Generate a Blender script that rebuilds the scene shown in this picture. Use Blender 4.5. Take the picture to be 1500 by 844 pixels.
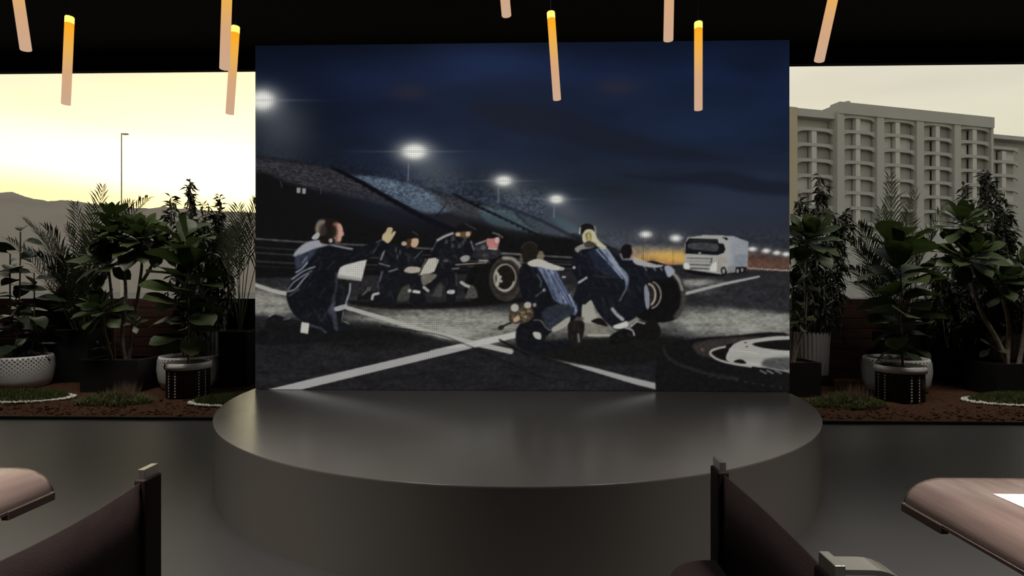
import bpy, bmesh, math, random
import numpy as np
from mathutils import Vector, Matrix
random.seed(7)
for o in list(bpy.data.objects): bpy.data.objects.remove(o, do_unlink=True)
scene = bpy.context.scene
COL = scene.collection
R = math.radians

# ------------------------------------------------------------------ camera
F = 809.0                       # focal length in pixels of the 1500 x 844 frame
YAW = R(1.4)
CAMZ = 1.716
cam_d = bpy.data.cameras.new('camera'); cam = bpy.data.objects.new('camera', cam_d); COL.objects.link(cam)
cam_d.sensor_width = 36.0; cam_d.lens = 36.0 * F / 1500.0
cam_d.clip_start = 0.05; cam_d.clip_end = 3000
cam.location = (0, 0, CAMZ); cam.rotation_euler = (R(90), 0, YAW)
scene.camera = cam

# ------------------------------------------------------------------ view
scene.view_settings.view_transform = 'Standard'; scene.view_settings.look = 'None'
scene.view_settings.exposure = 0.0; scene.view_settings.gamma = 1.0
scene.view_settings.use_curve_mapping = False

# ------------------------------------------------------------------ evening sky, sun just above the hills on the left
SUN_AZ = R(-27.0); SUN_EL = R(7.5)
SUN = Vector((math.sin(SUN_AZ) * math.cos(SUN_EL), math.cos(SUN_AZ) * math.cos(SUN_EL), math.sin(SUN_EL)))
def build_world():
    w = bpy.data.worlds.new('evening_sky'); scene.world = w; w.use_nodes = True
    nt = w.node_tree; nt.nodes.clear(); N = nt.nodes.new; L = nt.links.new
    out = N('ShaderNodeOutputWorld'); bg = N('ShaderNodeBackground'); L(bg.outputs[0], out.inputs[0])
    tc = N('ShaderNodeTexCoord')
    nrm = N('ShaderNodeVectorMath'); nrm.operation = 'NORMALIZE'; L(tc.outputs['Generated'], nrm.inputs[0])
    dot = N('ShaderNodeVectorMath'); dot.operation = 'DOT_PRODUCT'; L(nrm.outputs[0], dot.inputs[0]); dot.inputs[1].default_value = SUN
    sep = N('ShaderNodeSeparateXYZ'); L(nrm.outputs[0], sep.inputs[0])
    def math_(op, a, b=None, clamp=False):
        m = N('ShaderNodeMath'); m.operation = op; m.use_clamp = clamp
        for i, v in enumerate((a, b)):
            if v is None: continue
            if isinstance(v, (int, float)): m.inputs[i].default_value = v
            else: L(v, m.inputs[i])
        return m.outputs[0]
    c = math_('MAXIMUM', dot.outputs['Value'], 0.0)
    wide = math_('POWER', c, 3.0); tight = math_('POWER', c, 60.0)
    ns = N('ShaderNodeTexNoise'); ns.inputs['Scale'].default_value = 2.2; ns.inputs['Detail'].default_value = 3
    mp = N('ShaderNodeMapping'); mp.inputs['Scale'].default_value = (1, 1, 5.0); L(nrm.outputs[0], mp.inputs[0]); L(mp.outputs[0], ns.inputs['Vector'])
    cl = N('ShaderNodeMapRange'); cl.inputs[1].default_value = .3; cl.inputs[2].default_value = .7; cl.inputs[3].default_value = .94; cl.inputs[4].default_value = 1.16
    L(ns.outputs['Fac'], cl.inputs[0])
    # colour by height: near the horizon warm, higher up grey cream
    rb = N('ShaderNodeValToRGB'); L(sep.outputs['Z'], rb.inputs[0])
    e = rb.color_ramp.elements; e[0].position = 0.0; e[0].color = (.50, .44, .30, 1); e[1].position = .30; e[1].color = (.68, .66, .55, 1)
    n = e.new(.16); n.color = (.74, .70, .52, 1); n = e.new(.75); n.color = (.30, .33, .36, 1)
    # glow towards the sun: yellow at the ridge, a white band, then cream
    rg = N('ShaderNodeValToRGB'); L(sep.outputs['Z'], rg.inputs[0])
    g = rg.color_ramp.elements; g[0].position = .06; g[0].color = (.45, .26, .0, 1); g[1].position = .75; g[1].color = (.10, .10, .08, 1)
    for p, q in ((.135, (.50, .32, .0, 1)), (.168, (.55, .55, .48, 1)), (.20, (.50, .50, .42, 1)), (.235, (.40, .34, .10, 1)), (.29, (.34, .19, .01, 1)), (.42, (.30, .15, .0, 1))):
        n = g.new(p); n.color = q
    def scale(col, fac):
        m = N('ShaderNodeVectorMath'); m.operation = 'SCALE'; L(col, m.inputs[0])
        if isinstance(fac, (int, float)): m.inputs['Scale'].default_value = fac
        else: L(fac, m.inputs['Scale'])
        return m.outputs[0]
    def add(a, b):
        m = N('ShaderNodeVectorMath'); m.operation = 'ADD'; L(a, m.inputs[0]); L(b, m.inputs[1]); return m.outputs[0]
    base = scale(rb.outputs[0], cl.outputs[0])
    glow = scale(rg.outputs[0], wide)
    core = N('ShaderNodeRGB'); core.outputs[0].default_value = (.85, .72, .30, 1)
    tot = add(add(base, glow), scale(core.outputs[0], tight))
    L(tot, bg.inputs['Color']); bg.inputs['Strength'].default_value = 1.0
build_world()

# ------------------------------------------------------------------ ceiling luminaires over the seating area, added fill over the bed
def area_light(name, loc, size, size_y, energy, color=(1, .9, .8), target=None, spread=180):
    d = bpy.data.lights.new(name, 'AREA'); d.shape = 'RECTANGLE'; d.size = size; d.size_y = size_y
    d.energy = energy; d.color = color; d.spread = R(spread)
    o = bpy.data.objects.new(name, d); COL.objects.link(o); o.location = loc
    if target is not None:
        o.rotation_euler = (Vector(target) - Vector(loc)).to_track_quat('-Z', 'Y').to_euler()
    return o
area_light('seating_light', (2.9, 1.5, 5.6), 1.6, 1.6, 108, (1, .90, .84), (2.9, 1.7, 0), 62)
area_light('seating_light', (-2.9, 1.5, 5.6), 1.6, 1.6, 108, (1, .91, .84), (-2.9, 1.7, 0), 62)
area_light('stage_light', (-.6, 3.2, 6.1), 2.2, .8, 26, (1, .96, .90), (-.4, 4.4, 0), 100)
for bx in (-6.2, 6.2): area_light('bed_fill_light', (bx, 6.6, 6.15), 3.0, .5, 55, (1, .93, .84), (bx, 8.9, .6), 90)  # added lights without a fixture, they brighten plants, soil and partition

# ------------------------------------------------------------------ helpers
cy_, sy_ = math.cos(YAW), math.sin(YAW)
FWD = Vector((-sy_, cy_, 0)); RGT = Vector((cy_, sy_, 0)); UP = Vector((0, 0, 1)); EYE = Vector((0, 0, CAMZ))
def ray(px, py): return FWD + RGT * ((px - 750.0) / F) + UP * ((422.0 - py) / F)
def WY(px, py, Y):
    d = ray(px, py); return EYE + d * (Y / d.y)
def WZ(px, py, z):
    d = ray(px, py); return EYE + d * ((z - CAMZ) / d.z)
def WT(px, py, t): return EYE + ray(px, py) * t

def tag(o, label=None, cat=None, group=None, kind=None):
    if label: o['label'] = label
    if cat: o['category'] = cat
    if group: o['group'] = group
    if kind: o['kind'] = kind
    return o
def thing(name, loc, label, cat, group=None, rz=0.0, kind=None):
    o = bpy.data.objects.new(name, None); COL.objects.link(o); o.location = loc; o.rotation_euler = (0, 0, rz)
    o.empty_display_size = .1
    return tag(o, label, cat, group, kind)
class MB:
    def __init__(s): s.v = []; s.f = []; s.smooth = []
    def add(s, vs, fs, smooth=False):
        n = len(s.v); s.v += [tuple(v) for v in vs]
        for f in fs: s.f.append(tuple(i + n for i in f)); s.smooth.append(smooth)
        return s
    def box(s, c, d, rot=None, bev=0):
        x, y, z = d[0] / 2, d[1] / 2, d[2] / 2; c = Vector(c)
        if bev <= 0:
            vs = [Vector(p) for p in ((-x, -y, -z), (x, -y, -z), (x, y, -z), (-x, y, -z), (-x, -y, z), (x, -y, z), (x, y, z), (-x, y, z))]
            fs = [(3, 2, 1, 0), (4, 5, 6, 7), (0, 1, 5, 4), (1, 2, 6, 5), (2, 3, 7, 6), (3, 0, 4, 7)]
        else:
            b = bmesh.new(); bmesh.ops.create_cube(b, size=1.0)
            for v in b.verts: v.co = Vector((v.co.x * d[0], v.co.y * d[1], v.co.z * d[2]))
            bmesh.ops.bevel(b, geom=b.edges[:], offset=bev, segments=2, affect='EDGES', profile=.5)
            b.verts.index_update(); vs = [v.co.copy() for v in b.verts]; fs = [[v.index for v in f.verts] for f in b.faces]; b.free()
        if rot is not None: vs = [rot @ v for v in vs]
        return s.add([v + c for v in vs], fs)
    def tube(s, pts, rad, n=8, cap=True):
        pts = [Vector(p) for p in pts]; m = len(pts)
        rs = rad if isinstance(rad, (list, tuple)) else [rad] * m
        vs = []; ref = None
        for i, p in enumerate(pts):
            t = (pts[min(i + 1, m - 1)] - pts[max(i - 1, 0)]).normalized()
            if ref is None: ref = Vector((1, 0, 0)) if abs(t.x) < .9 else Vector((0, 1, 0))
            a = (ref - t * ref.dot(t)).normalized(); b = t.cross(a); ref = a
            for k in range(n):
                q = 2 * math.pi * k / n; vs.append(p + (a * math.cos(q) + b * math.sin(q)) * rs[i])
        fs = [(i * n + k, i * n + (k + 1) % n, (i + 1) * n + (k + 1) % n, (i + 1) * n + k) for i in range(m - 1) for k in range(n)]
        s.add(vs, fs, True)
        if cap: s.add(vs[:n], [tuple(reversed(range(n)))]); s.add(vs[-n:], [tuple(range(n))])
        return s
    def lathe(s, prof, n=32, c=(0, 0, 0), smooth=True):
        vs = [Vector((r * math.cos(2 * math.pi * k / n), r * math.sin(2 * math.pi * k / n), z)) + Vector(c) for r, z in prof for k in range(n)]
        fs = [(i * n + k, i * n + (k + 1) % n, (i + 1) * n + (k + 1) % n, (i + 1) * n + k) for i in range(len(prof) - 1) for k in range(n)]
        return s.add(vs, fs, smooth)
    def mesh(s, name):
        me = bpy.data.meshes.new(name); me.from_pydata(s.v, [], s.f)
        me.polygons.foreach_set('use_smooth', s.smooth); me.update(); return me
    def build(s, name, mat, parent=None, loc=None, rz=None):
        return mesh_obj(name, s.mesh(name), mat, parent, loc, rz)
def mesh_obj(name, me, mat, parent=None, loc=None, rz=None):
    o = bpy.data.objects.new(name, me); COL.objects.link(o)
    if mat is not None and len(me.materials) == 0: me.materials.append(mat)
    if parent: o.parent = parent
    if loc is not None: o.location = loc
    if rz is not None: o.rotation_euler = (0, 0, rz)
    return o

MATS = {}
def mat(name, col, rough=.6, metal=0.0, var=.12, scale=6.0, bump=0.0, bscale=40.0, spec=.5, stretch=(1, 1, 1), trans=0.0, aniso=0.0):
    if name in MATS: return MATS[name]
    m = bpy.data.materials.new(name); m.use_nodes = True; nt = m.node_tree; N = nt.nodes.new; L = nt.links.new
    b = nt.nodes['Principled BSDF']; b.inputs['Roughness'].default_value = rough; b.inputs['Metallic'].default_value = metal
    b.inputs['Specular IOR Level'].default_value = spec
    tc = N('ShaderNodeTexCoord'); mp = N('ShaderNodeMapping'); mp.inputs['Scale'].default_value = stretch; L(tc.outputs['Object'], mp.inputs[0])
    ns = N('ShaderNodeTexNoise'); ns.inputs['Scale'].default_value = scale; ns.inputs['Detail'].default_value = 4; L(mp.outputs[0], ns.inputs['Vector'])
    rp = N('ShaderNodeValToRGB'); L(ns.outputs['Fac'], rp.inputs[0])
    rp.color_ramp.elements[0].position = .3; rp.color_ramp.elements[1].position = .7
    rp.color_ramp.elements[0].color = tuple(c * (1 - var) for c in col) + (1,); rp.color_ramp.elements[1].color = tuple(min(1, c * (1 + var)) for c in col) + (1,)
    L(rp.outputs[0], b.inputs['Base Color'])
    if bump > 0:
        n2 = N('ShaderNodeTexNoise'); n2.inputs['Scale'].default_value = bscale; n2.inputs['Detail'].default_value = 4; L(mp.outputs[0], n2.inputs['Vector'])
        bp = N('ShaderNodeBump'); bp.inputs['Strength'].default_value = bump; bp.inputs['Distance'].default_value = .02; L(n2.outputs['Fac'], bp.inputs['Height']); L(bp.outputs[0], b.inputs['Normal'])
    if trans > 0:
        out = nt.nodes['Material Output']; tr = N('ShaderNodeBsdfTranslucent'); L(rp.outputs[0], tr.inputs[0])
        mx = N('ShaderNodeMixShader'); mx.inputs[0].default_value = trans; L(b.outputs[0], mx.inputs[1]); L(tr.outputs[0], mx.inputs[2]); L(mx.outputs[0], out.inputs[0])
    MATS[name] = m; return m
# ------------------------------------------------------------------ the picture shown on the stage display (drawn with numpy, 1 cell = 1 photo pixel)
CX0, CY0, CW, CH = 364, 48, 804, 538
rng = np.random.default_rng(3)
GX, GY = np.meshgrid(np.arange(CW) + CX0 + .5, np.arange(CH) + CY0 + .5)
IMG = np.zeros((CH, CW, 3))
def vnoise(sx, sy, seed, octs=3):
    r = np.random.default_rng(seed); out = np.zeros((CH, CW)); amp = 1.0; tot = 0
    for o in range(octs):
        gx = GX / sx * 2 ** o; gy = GY / sy * 2 ** o
        g = r.random((int(gy.max()) + 3, int(gx.max()) + 3))
        ix = gx.astype(int); iy = gy.astype(int); fx = gx - ix; fy = gy - iy
        fx = fx * fx * (3 - 2 * fx); fy = fy * fy * (3 - 2 * fy)
        out += amp * ((g[iy, ix] * (1 - fx) + g[iy, ix + 1] * fx) * (1 - fy) + (g[iy + 1, ix] * (1 - fx) + g[iy + 1, ix + 1] * fx) * fy)
        tot += amp; amp *= .5
    return out / tot
def blend(sl, cov, col):
    IMG[sl] = IMG[sl] * (1 - cov[..., None]) + np.asarray(col, float) * cov[..., None]
def bbox(x0, y0, x1, y1):
    a = max(0, int(y0 - CY0)); b = min(CH, int(y1 - CY0) + 2); c = max(0, int(x0 - CX0)); d = min(CW, int(x1 - CX0) + 2)
    return (slice(a, max(a, b)), slice(c, max(c, d)))
def spline(pts, k=5, closed=True):
    P = np.asarray(pts, float); n = len(P); out = []
    for i in range(n if closed else n - 1):
        if closed: p0, p1, p2, p3 = P[i - 1], P[i], P[(i + 1) % n], P[(i + 2) % n]
        else: p0, p1, p2, p3 = P[max(i - 1, 0)], P[i], P[i + 1], P[min(i + 2, n - 1)]
        for j in range(k):
            t = j / k
            out.append(.5 * (2 * p1 + (p2 - p0) * t + (2 * p0 - 5 * p1 + 4 * p2 - p3) * t * t + (3 * p1 - p0 - 3 * p2 + p3) * t ** 3))
    if not closed: out.append(P[-1])
    return np.array(out)
def segdist(X, Y, a, b):
    d = b - a; l = max(float(d @ d), 1e-9); t = np.clip(((X - a[0]) * d[0] + (Y - a[1]) * d[1]) / l, 0, 1)
    return np.hypot(X - a[0] - t * d[0], Y - a[1] - t * d[1]), t
def poly(pts, col, fe=1.0, al=1.0, sm=True):
    P = spline(pts) if sm else np.asarray(pts, float); m = fe * 2 + 2
    sl = bbox(P[:, 0].min() - m, P[:, 1].min() - m, P[:, 0].max() + m, P[:, 1].max() + m)
    X, Y = GX[sl], GY[sl]
    if X.size == 0: return
    ins = np.zeros(X.shape, bool); dist = np.full(X.shape, 1e9)
    for i in range(len(P)):
        a, b = P[i - 1], P[i]
        c = (a[1] > Y) != (b[1] > Y)
        ins ^= c & (X < (b[0] - a[0]) * (Y - a[1]) / (b[1] - a[1] + 1e-12) + a[0])
        dist = np.minimum(dist, segdist(X, Y, a, b)[0])
    sd = np.where(ins, dist, -dist)
    cov = np.clip(.5 + sd / (2 * fe), 0, 1); cov = cov * cov * (3 - 2 * cov)
    blend(sl, cov * al, col)
def line(pts, w, col, fe=.8, al=1.0, sm=False, w2=None):
    P = spline(pts, 6, False) if sm else np.asarray(pts, float); w2 = w if w2 is None else w2; m = max(w, w2) + fe * 2 + 2
    sl = bbox(P[:, 0].min() - m, P[:, 1].min() - m, P[:, 0].max() + m, P[:, 1].max() + m)
    X, Y = GX[sl], GY[sl]
    if X.size == 0: return
    n = len(P) - 1; cov = np.zeros(X.shape)
    for i in range(n):
        d, t = segdist(X, Y, P[i], P[i + 1]); hw = .5 * (w + (w2 - w) * (i + t) / n)
        cov = np.maximum(cov, np.clip(.5 + (hw - d) / (2 * fe), 0, 1))
    blend(sl, cov * al, col)
def ell(cx, cy, rx, ry, col, fe=1.0, al=1.0, rot=0):
    t = np.linspace(0, 2 * np.pi, 40, endpoint=False); c, s = math.cos(rot), math.sin(rot)
    x = rx * np.cos(t); y = ry * np.sin(t)
    poly(np.stack([cx + x * c - y * s, cy + x * s + y * c], 1), col, fe, al, False)
def ring(cx, cy, rx, ry, w, col, a0=0, a1=360, fe=.8, al=1.0):
    t = np.radians(np.linspace(a0, a1, 36)); line(np.stack([cx + rx * np.cos(t), cy + ry * np.sin(t)], 1), w, col, fe, al)
def glow(cx, cy, rx, ry, col, al=1.0, p=1.0, rot=0):
    c, s = math.cos(rot), math.sin(rot); x = (GX - cx) * c + (GY - cy) * s; y = -(GX - cx) * s + (GY - cy) * c
    g = np.exp(-((x / rx) ** 2 + (y / ry) ** 2) ** p) * al
    blend((slice(None), slice(None)), g, col)
def inside(P, x, y):
    c = False; n = len(P)
    for i in range(n):
        a, b = P[i - 1], P[i]
        if (a[1] > y) != (b[1] > y) and x < (b[0] - a[0]) * (y - a[1]) / (b[1] - a[1] + 1e-12) + a[0]: c = not c
    return c
def folds(P, n, ang, col, seed, ln=8, al=.4, w=1.7):
    r = random.Random(seed); xs = [p[0] for p in P]; ys = [p[1] for p in P]; k = 0
    for _ in range(n * 12):
        if k >= n: break
        x, y = r.uniform(min(xs), max(xs)), r.uniform(min(ys), max(ys)); a = ang + r.uniform(-.45, .45); l = ln * r.uniform(.5, 1.3)
        x2, y2 = x + math.cos(a) * l, y + math.sin(a) * l
        if inside(P, x, y) and inside(P, x2, y2):
            f = r.uniform(.55, 1.1); line([(x, y), ((x + x2) / 2 + r.uniform(-1, 1), (y + y2) / 2 + r.uniform(-1, 1)), (x2, y2)], w * r.uniform(.6, 1.2), [c * f for c in col], 1.9, al * r.uniform(.4, 1), True, .8); k += 1
def paint():
    global IMG
    # night sky
    st = [(48, (12, 18, 33)), (110, (21, 32, 57)), (170, (21, 30, 50)), (230, (27, 35, 52)), (300, (39, 45, 58)), (360, (50, 54, 64)), (420, (40, 42, 46))]
    ys = [s[0] for s in st]
    for k in range(3): IMG[..., k] = np.interp(GY, ys, [s[1][k] for s in st])
    IMG *= (.72 + .28 * np.clip((GX - 380) / 300, 0, 1))[..., None]
    n1 = vnoise(150, 46, 11, 4); IMG *= (.78 + .46 * n1)[..., None]
    IMG[..., 2] *= 1 + .18 * (n1 - .5)
    glow(720, 92, 90, 24, (30, 46, 86), .55); glow(520, 118, 80, 20, (25, 36, 66), .5); glow(1040, 185, 150, 36, (31, 46, 78), .5)
    glow(600, 135, 30, 13, (44, 40, 48), .6); glow(905, 128, 34, 14, (46, 42, 50), .6); glow(1110, 95, 50, 26, (15, 20, 34), .6); glow(450, 150, 60, 60, (11, 15, 26), .5)
    glow(1100, 340, 120, 40, (33, 38, 50), .5)
    poly([(700, 150), (800, 158), (880, 180), (960, 205), (1040, 222), (1085, 236), (1000, 236), (900, 226), (820, 205), (740, 190), (690, 165)], (24, 28, 39), 10, .75)
    poly([(900, 254), (960, 258), (1060, 252), (1120, 264), (1160, 268), (1160, 286), (1100, 282), (1040, 272), (960, 266)], (25, 29, 41), 6, .85)
    # haze under the floodlights
    for cx, cy, rx, ry, a in ((408, 205, 46, 60, .35), (640, 255, 50, 38, .30), (775, 300, 60, 34, .30), (850, 325, 90, 28, .30)):
        glow(cx, cy, rx, ry, (84, 90, 96), a, 1, .5)
    # grandstand seating
    poly([(364, 226), (440, 236), (487, 246), (560, 262), (610, 272), (680, 290), (760, 314), (830, 345), (880, 372), (880, 400), (364, 400)], (27, 27, 32), 3, .95, False)
    poly([(364, 233), (430, 240), (490, 250), (540, 276), (600, 306), (560, 300), (500, 284), (440, 272), (364, 254)], (50, 50, 55), 4, .9)
    poly([(512, 258), (560, 261), (610, 273), (650, 292), (668, 306), (640, 312), (612, 309), (570, 288), (538, 270)], (84, 98, 114), 4, .95)
    poly([(640, 284), (700, 302), (720, 318), (680, 318), (650, 305)], (56, 57, 62), 4, .8)
    poly([(706, 302), (745, 308), (772, 330), (790, 342), (760, 340), (730, 334), (706, 318)], (72, 88, 94), 4, .9)
    poly([(760, 312), (800, 326), (845, 345), (850, 352), (800, 345), (775, 330)], (60, 68, 78), 4, .85)
    poly([(806, 318), (830, 322), (850, 338), (835, 342)], (62, 82, 90), 4, .7)
    seats = (vnoise(3.2, 2.4, 5, 1) - .5)
    m = np.exp(-((np.clip((GY - (252 + (GX - 374) * .115)) / 26, -4, 4)) ** 2)) * (GX < 800)
    IMG *= (1 + .75 * seats * m)[..., None]
    for k in range(7):
        line([(378, 240 + k * 4), (500, 256 + k * 5.2), (600, 286 + k * 4)], .9, (20, 20, 24), .8, .45)
    line([(487, 246), (530, 267), (572, 292), (622, 320), (664, 338)], 4.5, (11, 13, 19), 1.2, 1, False, 9)
    for k in range(13): ell(500 + k * 11.5, 252 + k * 6.6, 3.2, 2.6, (10, 12, 17), 1)
    line([(664, 284), (700, 303), (755, 328), (800, 350)], 3.2, (14, 17, 24), 1)
    for k in range(12): ell(690 + k * 8.6, 297 + k * 4.3, 2.5, 2.1, (12, 14, 20), .8)
    line([(735, 300), (790, 322), (850, 352)], 4, (30, 33, 44), 2, .9)
    line([(840, 345), (900, 366), (940, 385)], 6, (28, 30, 34), 2, .9)
    line([(640, 316), (652, 302)], 1.5, (14, 14, 18), .8); line([(516, 310), (526, 292)], 1.5, (18, 19, 24), .8)
    poly([(364, 258), (440, 274), (520, 294), (600, 318), (660, 336), (690, 326), (740, 334), (800, 345), (850, 352), (905, 372), (905, 410), (364, 412)], (17, 16, 17), 5, .93)
    glow(560, 312, 70, 14, (26, 32, 46), .6, 1, .3); glow(735, 328, 40, 10, (44, 56, 62), .5, 1, .3)
    for x, y in ((437.5, 279), (445.5, 280)): poly([(x - 2.6, y - 4), (x + 2.6, y - 3.5), (x + 2, y + 4), (x - 2.6, y + 3.5)], (165, 165, 160), .8, .9, False)
    line([(411, 266), (413, 274)], 1.4, (70, 70, 70), .8, .7); line([(470, 275), (470, 283)], 1.4, (80, 80, 80), .8, .7)
    # floodlights
    for cx, cy, rx, ry, s in ((384, 147, 20, 17, 1.0), (607, 222, 20, 13, 1), (738, 265, 13, 8.5, .95), (815, 292, 11, 7, .9)):
        glow(cx + rx * .7, cy + ry * 1.2, rx * 2.2, ry * 2.0, (110, 114, 116), .42 * s, 1, .6)
        glow(cx, cy, rx * 1.35, ry * 1.25, (205, 206, 200), .75 * s, 1.3)
        glow(cx, cy, rx * .85, ry * .8, (250, 250, 242), .95 * s, 1.8)
        glow(cx, cy, rx * 3.2, 1.6, (150, 152, 150), .3 * s)
    for x, y0, y1 in ((598.5, 240, 264), (730.5, 274, 296), (812, 300, 318)): line([(x, y0), (x - .7, y1)], 1.7, (120, 124, 128), .8, .75)
    # sunset strip at the far end
    poly([(918, 360), (1004, 362), (1004, 390), (918, 390)], (120, 104, 76), 6, .8, False)
    glow(975, 378, 42, 10, (188, 148, 72), .9, 2)
    glow(952, 381, 22, 7, (118, 88, 58), .8); glow(980, 385, 14, 4, (140, 98, 60), .7)
    poly([(1088, 368), (1164, 376), (1164, 398), (1088, 396)], (92, 60, 46), 4, .9, False); glow(1130, 374, 40, 7, (44, 40, 42), .6)
    for cx, cy, rx, ry in ((946, 343.5, 8, 4.5), (990, 349, 7.5, 4.5), (1102, 365, 6, 3), (1122.5, 367.5, 5.5, 3), (1138, 370.5, 5, 2.8), (1151.5, 372.5, 5, 2.8)):
        glow(cx, cy, rx * 1.7, ry * 1.9, (120, 118, 112), .55); glow(cx, cy, rx, ry, (236, 236, 228), .97, 1.6)
    line([(942, 350), (942, 384)], 1, (70, 60, 44), .7, .8); line([(986, 355), (986, 388)], 1, (84, 70, 46), .7, .8)
    # asphalt
    road = [(364, 408), (500, 404), (640, 404), (760, 398), (860, 396), (930, 388), (1004, 388), (1090, 396), (1164, 398), (1164, 586), (364, 586)]
    poly(road, (35, 35, 38), 2, 1, False)
    glow(375, 447, 70, 26, (112, 110, 100), .95, 2); glow(650, 478, 175, 26, (116, 115, 104), .97, 2.2); glow(545, 448, 70, 10, (70, 68, 60), .7, 2, .1)
    glow(1080, 474, 120, 24, (118, 118, 108), .97, 2, .05); glow(880, 462, 90, 34, (112, 110, 100), .9, 2)
    poly([(1005, 440), (1060, 430), (1164, 428), (1164, 456), (1110, 453), (1050, 448), (1005, 446)], (40, 40, 44), 5, .95)
    poly([(1000, 408), (1164, 402), (1164, 450), (1060, 444), (1004, 442)], (40, 40, 45), 5, .92, False)
    glow(1020, 414, 34, 5, (150, 146, 132), .75, 1.4); glow(1024, 424, 30, 8, (96, 95, 90), .5)
    poly([(364, 470), (420, 468), (500, 470), (560, 474), (620, 490), (700, 508), (760, 522), (840, 520), (930, 500), (990, 500), (1164, 560), (1164, 590), (364, 590)], (29, 29, 32), 7, .97)
    poly([(480, 486), (560, 484), (640, 497), (560, 510), (470, 505)], (24, 23, 23), 6, .8)
    IMG_n = (vnoise(26, 7, 23, 4) - .5); mm = np.clip((GY - 405) / 8, 0, 1); IMG *= (1 + .55 * IMG_n * mm)[..., None]
    n3 = (vnoise(5, 2.2, 29, 2) - .5); IMG *= (1 + .30 * n3 * mm)[..., None]
    # painted lines
    W_ = (176, 172, 160)
    line([(364, 414), (400, 426), (424, 431)], 5, W_, 1, .95, True)
    line([(505, 450), (560, 466), (620, 484), (690, 502), (748, 515)], 5, (176, 174, 163), 1, .95, False, 7)
    poly([(392, 571), (440, 571), (700, 508), (762, 493), (757, 486), (688, 501), (560, 531), (470, 552)], (150, 147, 143), 1, .97, False)
    poly([(650, 511), (700, 508), (762, 493), (757, 486), (688, 501), (630, 514)], (192, 190, 180), 1.5, .9, False)
    poly([(800, 523), (860, 536), (920, 552), (963, 562), (963, 571), (930, 563), (870, 545)], (140, 139, 135), 1.5, .9, False)
    poly([(1002, 433), (1004, 428), (1060, 414), (1112, 404), (1114, 406), (1060, 418)], (140, 140, 136), .8, .9, False)
    line([(560, 478), (640, 490), (690, 508), (740, 530), (800, 556)], 2, (16, 16, 17), 1.2, .8, True)
    # guard rail
    for dy, w, c in ((0, 2.6, (72, 71, 70)), (12.5, 1.6, (44, 44, 46)), (20.5, 2.0, (52, 52, 53)), (33, 2.2, (48, 48, 50)), (40, 1.3, (30, 30, 32))):
        line([(364, 349 + dy), (450, 355 + dy * .95), (640, 365 + dy * .75), (780, 374 + dy * .55), (850, 378 + dy * .5)], w, c, .9, .9, True)
    # standing shadow under the crew
    poly([(515, 440), (600, 444), (700, 440), (765, 436), (770, 442), (700, 449), (620, 453), (560, 452), (520, 447)], (19, 18, 17), 2.5, .97)
    poly([(374, 486), (430, 478), (520, 480), (600, 488), (560, 497), (480, 500), (380, 504)], (19, 19, 20), 5, .9)
    poly([(760, 505), (850, 496), (930, 494), (985, 494), (1000, 502), (960, 530), (880, 535), (800, 526)], (21, 21, 20), 5, .95)
    # ---- truck
    poly([(1058, 346), (1074, 346), (1096.5, 354.5), (1094.5, 391), (1066, 391), (1058, 378)], (116, 121, 126), .8, 1, False)
    poly([(1061, 350), (1072, 351), (1070, 391), (1066, 391)], (140, 143, 146), 1.5, .7, False)
    poly([(1076, 372), (1095, 372), (1094.5, 391), (1074, 391)], (96, 100, 108), 4, .7, False)
    poly([(1008, 347), (1030, 344.5), (1060, 345), (1068, 352), (1067, 372), (1066, 396), (1058, 402), (1046, 400), (1003, 394), (1002, 384), (1004, 374), (1003, 358)], (148, 147, 142), .8, 1, False)
    poly([(1004, 356), (1009, 349), (1051, 350), (1053, 356), (1060, 357), (1063, 365), (1060, 371), (1051, 374), (1004, 372)], (20, 21, 24), .8, 1, False)
    poly([(1012, 356), (1049, 357), (1050, 368), (1034, 367), (1010, 364)], (62, 65, 68), 1.5, .85)
    line([(1010, 352.5), (1051, 353)], 2.2, (40, 42, 44), .8, .9); line([(1009, 347.5), (1028, 345)], 1.6, (60, 64, 66), .8)
    poly([(1057, 347), (1065, 348), (1067, 352), (1063, 352)], (20, 20, 22), .8, 1, False)
    for y in (378, 387.5, 393): line([(1007, y), (1043, y + 1.2)], 2.2 if y > 380 else 1.6, (44, 44, 42), .8, .9)
    line([(1008, 382.5), (1042, 383.5)], 3.4, (112, 112, 108), .8); line([(1043, 378), (1041, 386)], 1.4, (40, 40, 38), .7)
    ell(1025, 371, 2.4, 1.2, (120, 122, 122), .7)
    poly([(1002, 386), (1009, 386), (1010, 394), (1002, 393)], (214, 212, 202), 1.3, .95); poly([(1042, 388), (1050, 384), (1050, 397), (1040, 397)], (214, 211, 200), 1.5, .95)
    poly([(1051, 376), (1066, 376), (1066, 386), (1058, 386), (1055, 400), (1050, 398)], (116, 113, 104), 1, .8, False)
    poly([(1066, 391), (1094, 391), (1092, 399), (1066, 402)], (28, 28, 30), 1, 1, False); poly([(1066, 391), (1078, 391), (1078, 399), (1065, 400)], (112, 112, 112), .8, .9, False)
    for x, y, r in ((1060, 397, 5.6), (1080.5, 397, 4.6), (1087, 395.5, 4.4)):
        ell(x, y, r * .75, r * 1.15, (17, 16, 16), .8); ell(x, y, r * .36, r * .66, (140, 138, 130), .8, .8)
    poly([(1004, 395), (1046, 401), (1060, 404), (1030, 404), (1006, 399)], (14, 14, 14), 1.2, .9)
    for k in range(16): ell(1096 + k * 4, 392.5 + k * .25 + rng.random(), 1.6, .8, (190, 176, 158), .7, .5 + .5 * rng.random())
    # ---- standing tyre in the middle
    D = (17, 16, 16)
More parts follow.
